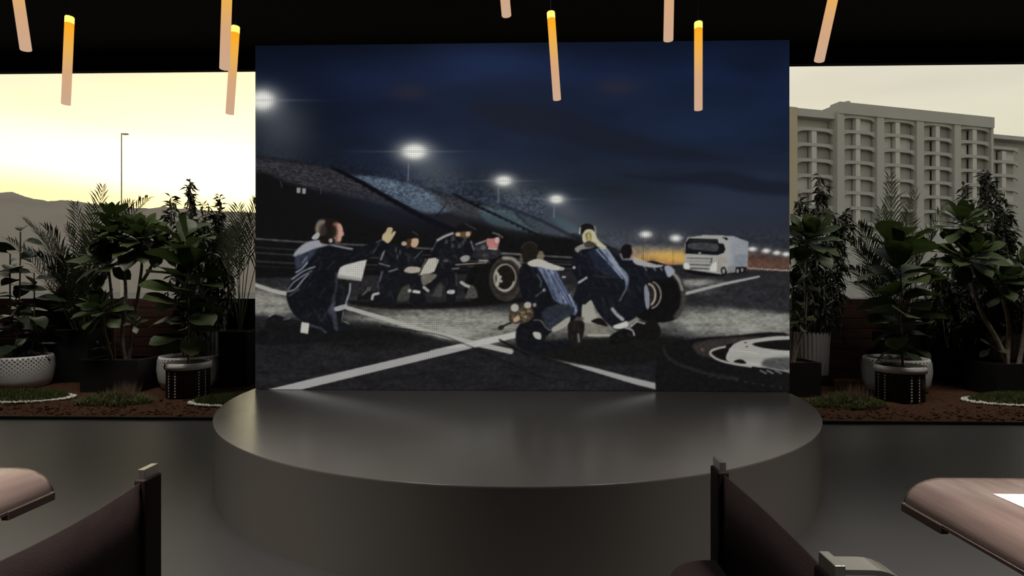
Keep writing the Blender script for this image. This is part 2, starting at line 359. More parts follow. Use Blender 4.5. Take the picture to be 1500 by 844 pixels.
    poly([(692, 392), (715, 380), (740, 376), (758, 384), (765, 405), (762, 428), (748, 441), (715, 443), (690, 440), (680, 425), (684, 405)], D, 1.5)
    ell(741, 409, 24.5, 32.5, (52, 45, 39), 1.5); ell(740, 408, 20.5, 26.5, (40, 34, 30), 1.5)
    line([(738, 378), (750, 379), (759, 386), (763, 392)], 5, (122, 118, 108), 1.6, .9, True)
    ell(739.5, 407, 17, 20.5, (112, 106, 94), 1); ell(740.5, 407, 14.5, 18.5, (26, 22, 18), 1)
    ring(739, 407, 14.5, 18.5, 2.2, (156, 150, 136), 20, 120); ring(739, 407, 16.5, 20.5, 1.4, (104, 98, 86), -80, 100)
    poly([(727, 397), (731, 402), (733, 409), (729, 418), (726, 418), (728, 409)], (158, 152, 138), 1, .95)
    for x, y in ((727, 400), (733, 406), (734, 412), (729, 417)): ell(x, y, 1.8, 2.0, (150, 144, 130), .7)
    line([(715, 373), (740, 371.5), (764, 373)], 2.6, (84, 82, 76), 1, .9, True)
    # ---- crew member on the far right behind a tyre
    NV = (19, 21, 30); NV2 = (26, 31, 46); BK = (16, 16, 18)
    poly([(944, 386), (975, 388), (992, 402), (1002, 420), (1003, 440), (996, 460), (982, 471), (950, 472), (930, 462), (922, 440)], D, 1.5)
    line([(985, 398), (996, 413), (1001, 432), (999, 450), (990, 464)], 7, (62, 57, 52), 2, .95, True); line([(983, 397), (994, 410), (999, 424)], 3.5, (112, 110, 106), 1.5, .9, True)
    ring(951, 432, 17, 20, 2, (112, 106, 96), -70, 75); ell(950, 432, 13, 18, (40, 34, 30), 1.5); ring(949, 432, 11, 16, 2.6, (132, 124, 112), -80, 60)
    poly([(903, 396), (908, 382), (922, 380), (945, 383), (968, 386), (984, 392), (984, 404), (972, 410), (952, 410), (944, 424), (945, 450), (930, 466), (914, 470), (905, 440)], NV, 1.5)
    poly([(944, 420), (947, 418), (951, 430), (951, 450), (947, 452), (944, 436)], (108, 114, 132), 1.5, .9)
    poly([(974, 390), (982, 390), (988, 398), (980, 406), (975, 398)], (140, 146, 158), 1.5, .9)
    poly([(926, 376), (932, 378), (948, 384), (962, 388), (972, 389), (960, 392), (944, 390), (930, 386)], (178, 176, 170), 1.2, .9)
    for x in (942, 955, 965): line([(x, 388), (x + 5, 396)], 2, (110, 114, 126), 1, .7)
    ell(919, 369, 10, 11.5, (22, 17, 18), 1.2); poly([(925, 361), (930, 366), (931, 372), (928, 378), (922, 380), (926, 370)], (130, 104, 92), 1.2, .85)
    line([(909, 372), (912, 380), (928, 380)], 2.4, (104, 106, 112), 1, .85)
    poly([(925, 478), (935, 470), (948, 472), (956, 466), (964, 474), (968, 488), (958, 499), (936, 498), (926, 492)], (20, 19, 18), 1.3); line([(925, 478), (933, 471), (944, 474)], 2, (140, 140, 136), .9, .9)
    # ---- crew member with cap and fair hair
    poly([(840, 366), (848, 359), (862, 357), (880, 360), (893, 368), (904, 386), (918, 400), (921, 413), (914, 430), (906, 440), (912, 462), (921, 478), (905, 484), (890, 474), (876, 458), (866, 442), (855, 450), (853, 468), (836, 470), (835, 448), (842, 430), (846, 412), (838, 398), (838, 382)], NV, 1.3)
    poly([(884, 362), (893, 368), (905, 387), (919, 401), (921, 413), (917, 424), (914, 408), (900, 398), (888, 382), (874, 366)], (88, 98, 118), 1.6, .95)
    poly([(862, 368), (880, 366), (900, 395), (912, 408), (890, 404), (872, 390)], (28, 35, 53), 3, .9)
    for a, b in (((874, 366), (912, 408)), ((880, 364), (916, 406)), ((888, 364), (906, 392))): line([a, b], 1.8, (124, 136, 160), .9, .8)
    line([(874, 369), (903, 401)], 1.6, (30, 38, 60), .8, .9)
    line([(870, 404), (885, 406), (900, 406)], 1.2, (52, 54, 60), .8, .8); line([(848, 414), (859, 407)], 3, (150, 152, 154), 1, .9)
    line([(917, 424), (908, 440)], 2.2, (86, 88, 96), 1, .8)
    poly([(842, 364), (850, 359), (858, 356), (866, 357), (870, 362), (852, 366), (846, 370)], (118, 112, 104), 1.4, .9)
    ell(860, 336, 11, 8.5, (24, 22, 22), 1); line([(850, 334), (849, 342)], 2, (150, 146, 134), .9); line([(871, 332), (873, 340)], 1.8, (120, 112, 104), .9)
    poly([(853, 347), (857, 338), (864, 336), (871, 340), (875, 350), (882, 357), (888, 362), (884, 365), (874, 360), (864, 354), (856, 356)], (196, 190, 148), 1.2)
    poly([(857, 343), (864, 340), (867, 346), (865, 354), (859, 352)], (106, 90, 40), 1.4, .9); line([(862, 343), (863, 352)], 1.6, (190, 176, 90), .8, .9)
    poly([(856, 356), (864, 353), (874, 358), (868, 362), (858, 362)], (56, 46, 42), 1.4, .9)
    poly([(853, 447), (858, 446), (866, 440), (870, 452), (874, 464), (880, 467), (872, 472), (866, 474), (853, 470), (852, 462)], (132, 130, 117), 1.2, .97)
    poly([(852, 476), (868, 474), (892, 486), (898, 490), (888, 494), (862, 493), (853, 488)], (98, 96, 84), 1.8, .95); line([(862, 491), (892, 491)], 2, (160, 157, 145), 1, .9)
    poly([(866, 470), (880, 466), (890, 478), (872, 474)], (20, 18, 17), 1.2)
    line([(897, 453), (903, 460), (912, 468)], 4.5, (150, 152, 152), 1.2, .9, True); poly([(898, 478), (911, 473), (918, 471), (920, 478), (905, 482)], (206, 203, 194), 1, .97)
    poly([(893, 494), (905, 485), (922, 481), (929, 487), (930, 496), (912, 503), (896, 503)], (17, 17, 19), 1.3); line([(916, 480), (926, 484), (929, 491)], 2, (150, 150, 148), .9, .9, True)
    poly([(834, 470), (853, 470), (856, 480), (852, 500), (848, 508), (836, 508), (832, 488)], (27, 23, 22), 1.4); line([(836, 467), (853, 467)], 5, (72, 67, 60), 1.2, .9); line([(847, 490), (848, 500)], 3, (112, 106, 100), 1.1, .8)
    # ---- crouching crew member with the impact wrench
    poly([(762, 392), (774, 388), (800, 390), (813, 394), (823, 412), (836, 434), (847, 452), (842, 468), (830, 474), (808, 486), (800, 500), (838, 500), (834, 508), (800, 515), (764, 512), (756, 500), (756, 484), (764, 472), (775, 462), (766, 440), (760, 414)], (18, 19, 25), 1.3)
    poly([(788, 391), (812, 393), (823, 412), (836, 434), (846, 450), (842, 462), (828, 448), (812, 440), (803, 420), (794, 404)], (64, 75, 103), 1.6, .97)
    for a, b, c in (((798, 392), (830, 446), (104, 118, 152)), ((806, 393), (836, 444), (112, 126, 160)), ((792, 394), (808, 424), (100, 112, 146)), ((834, 432), (844, 456), (122, 132, 160))): line([a, b], 2.2, c, 1, .85)
    for a, b in (((803, 396), (826, 442)), ((797, 400), (814, 438)), ((812, 402), (838, 446))): line([a, b], 2, (32, 39, 60), 1, .9)
    poly([(794, 458), (808, 448), (830, 445), (842, 452), (838, 462), (822, 470), (806, 484), (798, 474)], (37, 43, 55), 2, .95)
    line([(787, 402), (793, 412), (792, 420)], 2, (96, 100, 112), 1, .7); line([(785, 434), (797, 425)], 2, (80, 82, 88), 1, .7); ell(797, 425, 2, 2.2, (120, 118, 110), .8)
    ell(776, 368.5, 13.5, 14.5, (30, 24, 21), 1.3); ring(776, 368, 12.5, 13.5, 1.2, (66, 56, 50), 200, 330, 1, .7); poly([(790, 368), (796, 370), (796, 380), (790, 384), (786, 380)], (104, 94, 68), 1.3, .85)
    poly([(763, 372), (766, 380), (765, 388), (761, 384)], (96, 82, 64), 1.2, .7)
    poly([(773, 385), (784, 380), (795, 381), (806, 386), (826, 393), (820, 396), (806, 395), (790, 391), (778, 390)], (194, 189, 175), 1.1, .97)
    ell(823, 394, 3.6, 2, (140, 138, 130), .8); ell(841, 392, 2.2, 2, (140, 138, 134), .8); ell(826, 406, 3, 1.5, (130, 130, 128), .8)
    poly([(808, 482), (818, 474), (834, 464), (834, 472), (826, 480), (812, 486)], (140, 136, 122), 1.4, .9)
    poly([(781, 487), (791, 488), (792, 497), (784, 495)], (186, 184, 172), 1, .97); line([(782, 469), (792, 470), (800, 480), (806, 484)], 1.8, (96, 88, 82), .9, .8, True)
    poly([(746, 460), (752, 450), (760, 454), (768, 446), (778, 450), (782, 462), (772, 472), (754, 474), (746, 470)], (66, 52, 36), 1.3)
    ell(754, 451, 5.5, 5.5, (178, 174, 158), 1.2); ell(773, 447, 5, 4.5, (176, 170, 150), 1.2); ell(783, 447, 2.6, 2.6, (142, 134, 116), 1); poly([(752, 468), (762, 460), (762, 467), (755, 472)], (170, 130, 104), 1, .9)
    for a in ((766, 458), (770, 464), (774, 456), (760, 462)): ell(a[0], a[1], 2.6, 2, (112, 92, 54), .9, .9)
    line([(760, 456), (764, 470)], 2, (24, 20, 16), 1); line([(748, 473), (734, 479)], 3, (34, 29, 24), .9); ell(734, 480, 4.6, 3.4, (32, 28, 24), 1, 1, -.3)
    line([(732, 498), (750, 508), (775, 522)], 3, (18, 17, 17), 1, 1, True)
    # ---- far crew: cap wearer reaching to the tyre, the bending one and the kneeling one
    poly([(692, 366), (700, 358), (712, 354), (724, 358), (734, 370), (726, 378), (708, 380), (694, 376)], (38, 37, 42), 1.3)
    line([(697, 358), (711, 353)], 2.4, (128, 126, 126), 1, .8); poly([(713, 350), (722, 349), (731, 348), (731, 356), (727, 366), (717, 364), (713, 357)], (158, 88, 82), 1.1, .97)
    ell(728, 352, 3.2, 4.2, (206, 172, 164), 1); line([(716, 364), (727, 365)], 2.2, (150, 140, 134), .8); ell(720, 344, 10, 5.5, (18, 18, 20), 1); line([(722, 341), (731, 344), (736, 348)], 2, (104, 102, 102), .9, .8); ell(708, 363, 4, 3.5, (76, 72, 78), 1.4)
    line([(690, 368), (702, 380), (716, 384)], 5, (34, 34, 38), 1.2); line([(703, 382), (714, 382)], 3, (126, 124, 118), 1, .8)
    poly([(630, 392), (632, 372), (641, 353), (652, 346), (663, 342), (684, 348), (693, 356), (694, 368), (688, 378), (684, 392), (668, 398), (671, 416), (668, 434), (664, 444), (655, 442), (653, 424), (646, 412), (634, 424), (622, 430), (620, 424), (630, 408)], (19, 20, 25), 1.3)
    line([(641, 352), (652, 346), (663, 342)], 3.2, (146, 146, 150), 1, .9, True); line([(632, 368), (640, 353)], 1.6, (84, 86, 92), 1, .7); line([(690, 354), (694, 366)], 2.4, (110, 112, 118), 1, .7)
    for x, y in ((654, 354), (663, 350), (663, 360), (678, 356), (681, 351), (673, 360)): ell(x, y, 2.4, 3.6, (62, 62, 68), 1.2, .8)
    ell(680, 336, 13, 8, (18, 17, 19), 1.2); line([(682, 328), (689, 332), (697, 336)], 1.8, (56, 56, 58), .9, .9); poly([(667, 341), (674, 340), (690, 339), (689, 345), (684, 349), (674, 347), (668, 345)], (92, 60, 40), 1); ell(671, 343.5, 3.4, 2.6, (176, 152, 100), 1); ell(685.5, 343, 3.2, 3.2, (182, 158, 124), 1)
    poly([(674, 378), (682, 374), (688, 376), (686, 382), (678, 384)], (124, 120, 114), 1.1, .95); line([(668, 388), (680, 387), (712, 385)], 2, (118, 100, 86), .9, .9); ell(653, 382, 4, 2.4, (78, 76, 74), 1, .8); line([(663, 394), (672, 393)], 2, (108, 104, 98), .9, .8)
    line([(668, 402), (669, 418)], 3, (60, 58, 62), 1.2, .8); poly([(656, 426), (665, 425), (665, 430), (656, 430)], (196, 194, 188), .9, .97); line([(676, 414), (682, 418), (687, 420)], 4, (176, 172, 160), 1, .95)
    poly([(682, 434), (690, 418), (697, 424), (699, 436), (684, 437)], (68, 67, 63), 1.2, .95); poly([(633, 432), (646, 416), (648, 430), (645, 435), (634, 434)], (58, 58, 57), 1.2, .95)
    poly([(553, 392), (560, 368), (574, 358), (590, 358), (604, 362), (616, 370), (622, 386), (612, 394), (604, 400), (616, 408), (620, 424), (624, 448), (606, 450), (598, 440), (592, 418), (582, 436), (578, 449), (552, 448), (538, 440), (524, 440), (526, 432), (540, 428), (552, 424), (556, 402)], (20, 21, 26), 1.3)
    poly([(582, 440), (588, 424), (600, 417), (600, 436), (596, 440)], (58, 57, 52), 1.2, .95)
    for a, b, c in (((565, 362), (558, 380), (132, 136, 146)), ((556, 386), (570, 390), (104, 106, 114)), ((570, 398), (582, 394), (100, 100, 106)), ((560, 398), (556, 412), (86, 88, 104)), ((554, 415), (554, 430), (60, 62, 76)), ((618, 368), (608, 378), (70, 72, 76))): line([a, b], 2.2, c, 1, .8)
    for x, y in ((580, 366), (586, 370), (582, 376)): ell(x, y, 1.4, 4, (62, 64, 72), 1, .8)
    ell(606, 346, 12, 8, (19, 18, 20), 1.2); line([(604, 339), (612, 344)], 1.6, (62, 64, 66), .8, .8); poly([(604, 350), (612, 350), (613, 356), (609, 362), (603, 361), (600, 355)], (190, 150, 108), 1.1, .97); poly([(596, 351), (603, 351), (601, 361), (595, 363)], (74, 44, 26), 1.1, .9); ell(592, 357, 3.8, 3, (166, 148, 120), 1)
    poly([(592, 397), (599, 391), (614, 392), (615, 398), (602, 400)], (170, 156, 140), 1.1, .95)
    poly([(615, 403), (621, 390), (628, 379), (638, 378), (643, 381), (636, 398), (628, 401)], (192, 184, 166), .9, .98, False); poly([(618, 402), (634, 401), (640, 404), (630, 414), (619, 417)], (96, 90, 76), 1.2, .9); line([(613, 402), (624, 380)], 1.6, (88, 76, 60), .8)
    line([(545, 438), (547, 432), (554, 430)], 3.2, (182, 180, 174), .9, .95, True); ell(600, 426, 2.6, 2.2, (164, 162, 158), .8); line([(606, 427), (614, 428)], 3.6, (206, 204, 198), .9); line([(621, 421), (627, 426)], 3.6, (170, 168, 160), 1, .95)
    for x in (539, 542): line([(x, 421), (x - 1, 426)], 1.4, (110, 108, 100), .8, .8)
    line([(531, 432), (537, 427)], 2.6, (96, 88, 74), 1, .8)
    # ---- kneeling crew member in front on the left, hand raised
    poly([(380, 496), (386, 482), (390, 470), (400, 461), (420, 466), (444, 472), (470, 480), (478, 492), (460, 502), (420, 504), (385, 506)], (20, 20, 22), 1.5)
    ell(384, 494, 9, 11, (18, 18, 18), 1.5); line([(395, 463), (400, 460)], 2.4, (120, 116, 104), 1, .8); line([(416, 468), (424, 466)], 3, (82, 82, 86), 1.2, .7)
    poly([(493, 402), (508, 411), (514, 417), (512, 430), (507, 448), (503, 464), (508, 476), (518, 478), (515, 484), (497, 484), (492, 464)], (21, 22, 26), 1.2)
    line([(513, 416), (512, 428), (508, 440), (506, 450)], 2.6, (120, 122, 128), 1, .85, True); poly([(488, 452), (494, 449), (507, 446), (506, 452), (498, 455), (490, 456)], (156, 156, 156), 1, .9); line([(503, 456), (501, 470), (511, 474)], 1.6, (112, 114, 120), .9, .7)
    poly([(499, 388), (508, 385), (537, 381), (529.5, 411), (494, 405)], (196, 194, 184), .9, 1, False); poly([(494, 402), (530, 408), (529.5, 412), (494, 408)], (120, 118, 108), 1, .8, False)
    poly([(430, 374), (436, 365), (446, 357), (458, 352), (472, 351), (492, 358), (515, 363), (540, 358), (556, 352), (566, 350), (571, 360), (562, 368), (546, 376), (522, 384), (502, 390), (494, 400), (493, 424), (488, 440), (487, 455), (494, 470), (496, 486), (484, 491), (464, 486), (446, 472), (430, 460), (421, 442), (420, 426), (428, 408), (433, 394), (432, 384)], (17, 18, 25), 1.2)
    poly([(430, 374), (437, 364), (450, 355), (468, 352), (486, 357), (470, 362), (458, 366), (444, 372), (436, 376)], (140, 143, 150), 1.8, .9); line([(478, 357), (500, 362), (516, 365)], 2.4, (126, 128, 132), 1, .85)
    poly([(433, 376), (448, 370), (464, 364), (456, 378), (444, 390), (434, 394)], (44, 51, 70), 2.5, .9)
    for pts, c in (([(434, 399), (442, 394), (450, 385)], (126, 130, 142)), ([(428, 409), (445, 397), (461, 391)], (120, 124, 138)), ([(422, 424), (430, 414), (444, 404), (456, 397)], (96, 100, 118)), ([(421, 427), (432, 424), (444, 410), (452, 401)], (122, 124, 134)), ([(424, 433), (438, 424)], (64, 66, 82)), ([(443, 385), (450, 376)], (86, 92, 112))): line(pts, 2.2, c, 1, .85, True)
    poly([(486, 446), (492, 458), (494, 472), (495, 484), (490, 482), (486, 466), (480, 456)], (54, 59, 74), 2.2, .8); line([(493, 400), (492, 424), (487, 440), (488, 456)], 3, (58, 63, 80), 1.6, .7, True)
    line([(555, 357), (546, 372)], 2, (56, 60, 70), 1, .7); line([(552, 355), (562, 350)], 2, (84, 86, 92), 1, .7)
    poly([(442, 472), (453, 474), (451, 489), (440, 487)], (196, 193, 182), .9, 1, False)
    line([(455, 477), (470, 481), (477, 487)], 3, (70, 70, 74), 1.2, .7)
    ell(484, 338, 18, 18, (27, 22, 20), 1.6); poly([(462, 334), (466, 324), (474, 322), (476, 326), (470, 334), (468, 344), (464, 342)], (128, 118, 100), 2.6, .85); ell(472, 338, 6, 10, (60, 52, 44), 3, .7)
    poly([(488, 328), (495, 326), (500, 331), (502, 338), (503.5, 344), (500.5, 347), (500, 352), (496, 356), (489, 353), (487, 343)], (124, 82, 66), 2.2, .95); poly([(494, 328), (499, 330), (501.5, 337), (503, 343.5), (500, 347), (498.5, 353), (495, 351), (496, 341)], (192, 138, 116), 1.6, .95); ell(488, 339, 5, 9, (30, 24, 21), 2.5, .9); line([(498, 329), (501, 336)], 1.6, (226, 186, 166), .9, .8)
    poly([(470, 346), (490, 350), (486, 358), (470, 356)], (26, 20, 18), 1.4); poly([(457, 348), (464, 341), (468, 343), (466, 349), (460, 351)], (172, 172, 166), 1.1, .95); ell(484.5, 352.5, 2.6, 3, (150, 148, 140), 1)
    poly([(560, 350), (561, 344), (565, 340), (568, 334), (573, 333.5), (575, 336), (573, 343), (577, 339), (579.5, 340.5), (576, 347), (572, 353), (568, 356), (563, 353)], (196, 172, 120), .9, .98)
    for a, b in (((567.5, 336), (566, 343)), ((571, 334.5), (569.5, 342))): line([a, b], .9, (120, 96, 60), .6, .6)
    # creases in the overalls
    folds([(432, 372), (470, 354), (500, 365), (496, 395), (488, 440), (470, 480), (430, 455), (424, 430), (434, 395)], 34, 2.3, (58, 62, 78), 1, 12, .55)
    folds([(500, 364), (560, 354), (560, 366), (505, 386)], 12, -.3, (52, 56, 68), 2, 9, .5); folds([(430, 440), (488, 440), (492, 484), (450, 476)], 14, 1.0, (46, 50, 64), 3, 10, .5)
    folds([(385, 480), (400, 464), (440, 472), (440, 498), (388, 500)], 12, .4, (52, 52, 54), 4, 7, .5); folds([(497, 412), (512, 418), (506, 450), (498, 480)], 8, 1.4, (60, 62, 70), 5, 7, .5)
    folds([(556, 370), (600, 360), (620, 380), (604, 398), (566, 400)], 22, .9, (70, 72, 80), 6, 7, .5); folds([(554, 400), (590, 400), (578, 446), (548, 444)], 14, 1.4, (52, 55, 70), 7, 9, .5); folds([(600, 402), (618, 408), (622, 446), (604, 446)], 8, 1.5, (48, 50, 58), 8, 7, .5)
    folds([(634, 374), (662, 344), (692, 356), (682, 390), (650, 396)], 26, 1.0, (76, 78, 86), 9, 7, .5); folds([(650, 398), (670, 402), (668, 440), (656, 440)], 8, 1.5, (56, 56, 64), 10, 8, .5); folds([(694, 362), (734, 372), (710, 380)], 8, .5, (90, 88, 92), 11, 5, .6)
    folds([(764, 394), (790, 392), (806, 440), (780, 462), (766, 438)], 20, 1.1, (46, 50, 62), 12, 9, .55); folds([(790, 392), (812, 394), (844, 452), (820, 446)], 26, 1.05, (122, 132, 154), 13, 11, .5, 1.5); folds([(796, 458), (838, 450), (836, 464), (806, 482)], 12, -.4, (62, 68, 82), 14, 9, .5); folds([(758, 484), (800, 480), (836, 502), (800, 512), (762, 508)], 20, .2, (44, 44, 48), 15, 8, .5)
    folds([(842, 368), (880, 362), (916, 404), (912, 430), (860, 430), (842, 400)], 34, 1.0, (48, 54, 70), 16, 10, .55); folds([(880, 364), (896, 372), (920, 406), (905, 398)], 16, .95, (150, 158, 172), 17, 9, .55, 1.4); folds([(868, 436), (904, 436), (918, 476), (890, 470)], 16, 1.0, (50, 54, 66), 18, 9, .5); folds([(838, 420), (866, 430), (852, 466), (838, 466)], 10, 1.9, (44, 44, 48), 19, 8, .5)
    folds([(834, 472), (854, 474), (848, 506), (836, 504)], 8, 1.5, (80, 70, 64), 20, 6, .6); folds([(895, 490), (928, 484), (928, 498), (898, 501)], 8, .3, (48, 48, 52), 21, 6, .6); folds([(908, 386), (980, 390), (960, 408), (940, 440), (910, 460)], 26, 1.1, (50, 54, 68), 22, 9, .5)
    folds([(748, 452), (780, 450), (776, 470), (752, 472)], 16, .7, (168, 150, 112), 23, 4, .7, 1.4); folds([(690, 395), (716, 385), (718, 440), (694, 436)], 10, 1.5, (40, 36, 33), 24, 9, .5)
    # ---- tyre lying in the foreground
    poly([(961, 580), (961, 535), (968, 514), (984, 503), (1012, 497), (1060, 493), (1164, 494), (1164, 590), (970, 590)], (20, 19, 20), 1.5)
    line([(972, 512), (980, 525), (1000, 536), (1040, 548), (1080, 555)], 4, (40, 39, 38), 2, .8, True)
    poly([(1016, 504), (1040, 498), (1080, 494), (1130, 494), (1110, 500), (1070, 508), (1048, 522), (1030, 522), (1018, 514)], (52, 46, 43), 2.2, .9); ell(1029, 512, 3, 2.6, (92, 62, 56), 1.2, .8)
    poly([(1043, 517), (1056, 508), (1074, 504), (1066, 527), (1052, 525)], (20, 18, 17), 1.5)
    poly([(1064, 527), (1070, 510), (1080, 502), (1100, 497.5), (1164, 495), (1164, 542), (1120, 539), (1086, 534)], (150, 149, 140), 1.3); 
    for a, b, c in (((1070, 512), (1110, 518), (196, 195, 184)), ((1130, 516), (1164, 518), (196, 195, 186)), ((1070, 524), (1140, 526), (110, 108, 100)), ((1090, 532), (1120, 535), (204, 202, 190))): line([a, b], 3.5, c, 2, .7)
    poly([(1122, 526), (1164, 524), (1164, 544), (1118, 538)], (48, 48, 50), 4, .8); poly([(1102, 505), (1116, 500.5), (1164, 498), (1164, 513), (1124, 511)], (20, 19, 18), 1.2)
    poly([(1075, 531), (1079, 527), (1088, 527), (1093, 533)], (18, 17, 16), 1, 1); line([(1062, 508), (1044, 513), (1041, 519), (1052, 527), (1074, 533), (1100, 537)], 2.6, (164, 162, 154), 1, .9, True)
    for x, y in ((1092, 502), (1094, 508), (1130, 492), (1137, 491.5), (1144, 491.5), (1150, 492)): ell(x, y, 2.2, 1.2, (46, 45, 42), .8, .9)
    for x in (1118, 1128, 1140, 1154): line([(x - 4, 543), (x + 4, 547)], 2.4, (112, 110, 106), 1.2, .7)
    for k in range(9): ell(1040 + k * 13, 552 + k * 2.0, 2.6, 1.4, (40, 39, 39), 1.2, .7)
    tex = (vnoise(4.5, 3.2, 71, 2) - .5); IMG *= (1 + .42 * tex * np.clip((GY - 330) / 20, 0, 1) * np.clip(1.25 - IMG.mean(-1) / 130, .15, 1))[..., None]
    # the lower half of the picture is muted, its lit asphalt bright
    low = np.clip((GY - 320) / 20, 0, 1)[..., None]; sun = np.exp(-(((GX - 1010) / 130) ** 2 + ((GY - 380) / 12) ** 2) ** 2)[..., None]
    gray = IMG.mean(-1, keepdims=True); IMG = IMG + (gray - IMG) * .30 * low * (1 - sun)
    IMG *= 1 + .26 * low * np.clip((gray - 45) / 50, 0, 1) * np.clip((165 - gray) / 45, 0, 1)
    # display pixel grid: faint dark gaps between emitters, strongest where it is bright
    lum = np.clip(IMG.mean(-1, keepdims=True) / 160.0, 0, 1)
    gx = .5 + .5 * np.cos(2 * np.pi * GX / 3.06); gy = .5 + .5 * np.cos(2 * np.pi * GY / 2.9)
    IMG *= 1 - .20 * lum * (np.maximum(gx, gy) ** 3)[..., None]
    IMG = np.clip(IMG, 0, 255)
paint()
s_ = IMG / 255.0
PIC = np.where(s_ <= .04045, s_ / 12.92, ((s_ + .055) / 1.055) ** 2.4)
# ------------------------------------------------------------------ materials
M_floor = mat('floor_concrete', (.040, .040, .040), .40, var=.10, scale=.8, bump=.03, bscale=60)
M_black = mat('matt_black', (.016, .014, .011), .85, var=.1, spec=.2)
M_wall = mat('dark_wall', (.03, .028, .026), .8, var=.1, spec=.3)
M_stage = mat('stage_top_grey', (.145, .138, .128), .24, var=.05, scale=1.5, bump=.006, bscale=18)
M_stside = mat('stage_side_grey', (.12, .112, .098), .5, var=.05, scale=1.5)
M_soil = mat('bark_soil', (.058, .027, .014), .95, var=.5, scale=26, bump=.9, bscale=45, spec=.15)
M_wood = mat('dark_timber', (.048, .023, .017), .62, var=.35, scale=3, stretch=(.6, 5, 14), bump=.15, bscale=14, spec=.25)
M_white = mat('white_ceramic', (.62, .61, .60), .35, var=.03)
M_dim = mat('dimple_grey', (.13, .125, .12), .6, var=.05)
M_pot = mat('black_planter', (.007, .0072, .008), .5, var=.1)
M_flute = mat('grey_fluted_clay', (.40, .39, .38), .55, var=.05)
M_metal = mat('brushed_steel', (.62, .61, .57), .33, 1.0, var=.05, scale=30, stretch=(1, 20, 1))
M_leath = mat('dark_brown_leather', (.019, .0115, .0110), .62, var=.12, scale=14, bump=.15, bscale=160, spec=.22)
M_table = mat('brown_table_veneer', (.140, .103, .090), .24, var=.20, scale=16, stretch=(1, .12, 1), bump=.05, bscale=70)
M_under = mat('table_underside', (.09, .06, .05), .5, var=.1)
M_paper = mat('paper', (.92, .85, .81), .7, var=.02)

# ------------------------------------------------------------------ room shell
def slab(name, c, d, m, label, bev=0):
    o = MB().box((0, 0, 0), d, bev=bev).build(name, m, loc=c); tag(o, label, None, None, 'structure'); return o
BED_Y = 7.06; WIN_Y = 10.55; CEIL = 6.3
slab('floor', (0, .53, -.06), (26, 13.06, .12), M_floor, 'dark grey polished concrete floor around the stage')
slab('ceiling', (0, 2.3, CEIL + .06), (26, 16.6, .12), M_black, 'matt black ceiling above the hanging tube lamps')
slab('wall_left', (-13.06, 2.3, 3.15), (.12, 16.6, 6.3), M_wall, 'dark side wall left of the planting bed')
slab('wall_right', (13.06, 2.3, 3.15), (.12, 16.6, 6.3), M_wall, 'dark side wall right of the planting bed')
slab('wall_rear', (0, -6.06, 3.15), (26, .12, 6.3), M_wall, 'dark wall behind the seating area')
# black header over the two wide openings, and the black wall the display hangs in front of
hz = WY(750, 98, WIN_Y).z
slab('wall_back', (0, WIN_Y + .06, (hz + CEIL) / 2), (26, .12, CEIL - hz), M_black, 'matt black header wall above the wide window openings')
slab('trim_1', (0, BED_Y - .01, .022), (26, .02, .044), M_pot, 'thin dark edging strip in front of the planting soil')

def soil():
    nx, ny = 150, 28; vs = []; fs = []
    for j in range(ny + 1):
        for i in range(nx + 1):
            x = -13 + 26 * i / nx; y = BED_Y + (WIN_Y - BED_Y) * j / ny
            vs.append((x, y, .045 + random.uniform(-.012, .012) * (0 < j < ny)))
    for j in range(ny):
        for i in range(nx):
            a = j * (nx + 1) + i; fs.append((a, a + 1, a + nx + 2, a + nx + 1))
    b = MB(); b.add(vs, fs, True)
    n = len(b.v)
    b.add([(-13, BED_Y, -.05), (13, BED_Y, -.05), (13, WIN_Y, -.05), (-13, WIN_Y, -.05)], [(3, 2, 1, 0)])
    o = b.build('soil_bed', M_soil); tag(o, 'reddish brown bark soil of the planting bed behind the stage', None, None, 'structure')
    c = MB()                                   # loose bark chips along the front of the bed
    for k in range(1400):
        x = random.uniform(-10, 10); y = BED_Y + .02 + abs(random.gauss(0, .5)); s = random.uniform(.010, .03)
        rot = Matrix.Rotation(random.uniform(0, 6.28), 3, 'Z') @ Matrix.Rotation(random.uniform(-.6, .6), 3, 'X')
        c.box((x, y, .056), (s * 1.7, s, s * .5), rot)
    tag(c.build('bark_chips', M_soil, o), kind='stuff')
soil()

# low timber partition of horizontal planks behind the plants
def partition():
    top = WY(150, 440, 10.32).z; n = 8; h = top / n
    root = thing('timber_partition', (0, 10.34, .04), 'low dark wooden partition of horizontal planks behind the plants', 'partition')
    me = MB().box((0, 0, 0), (2.585, .035, h - .012), bev=.005).mesh('plank')
    for i in range(10):
        for k in range(n):
            mesh_obj('plank', me, M_wood, root, (-11.7 + 2.6 * i + (.35 if k % 2 else -.35), random.uniform(-.004, .004), h * (k + .5)))
    MB().box((0, .035, (top) / 2), (25.6, .03, top - .03)).build('backing', M_black, root)
partition()

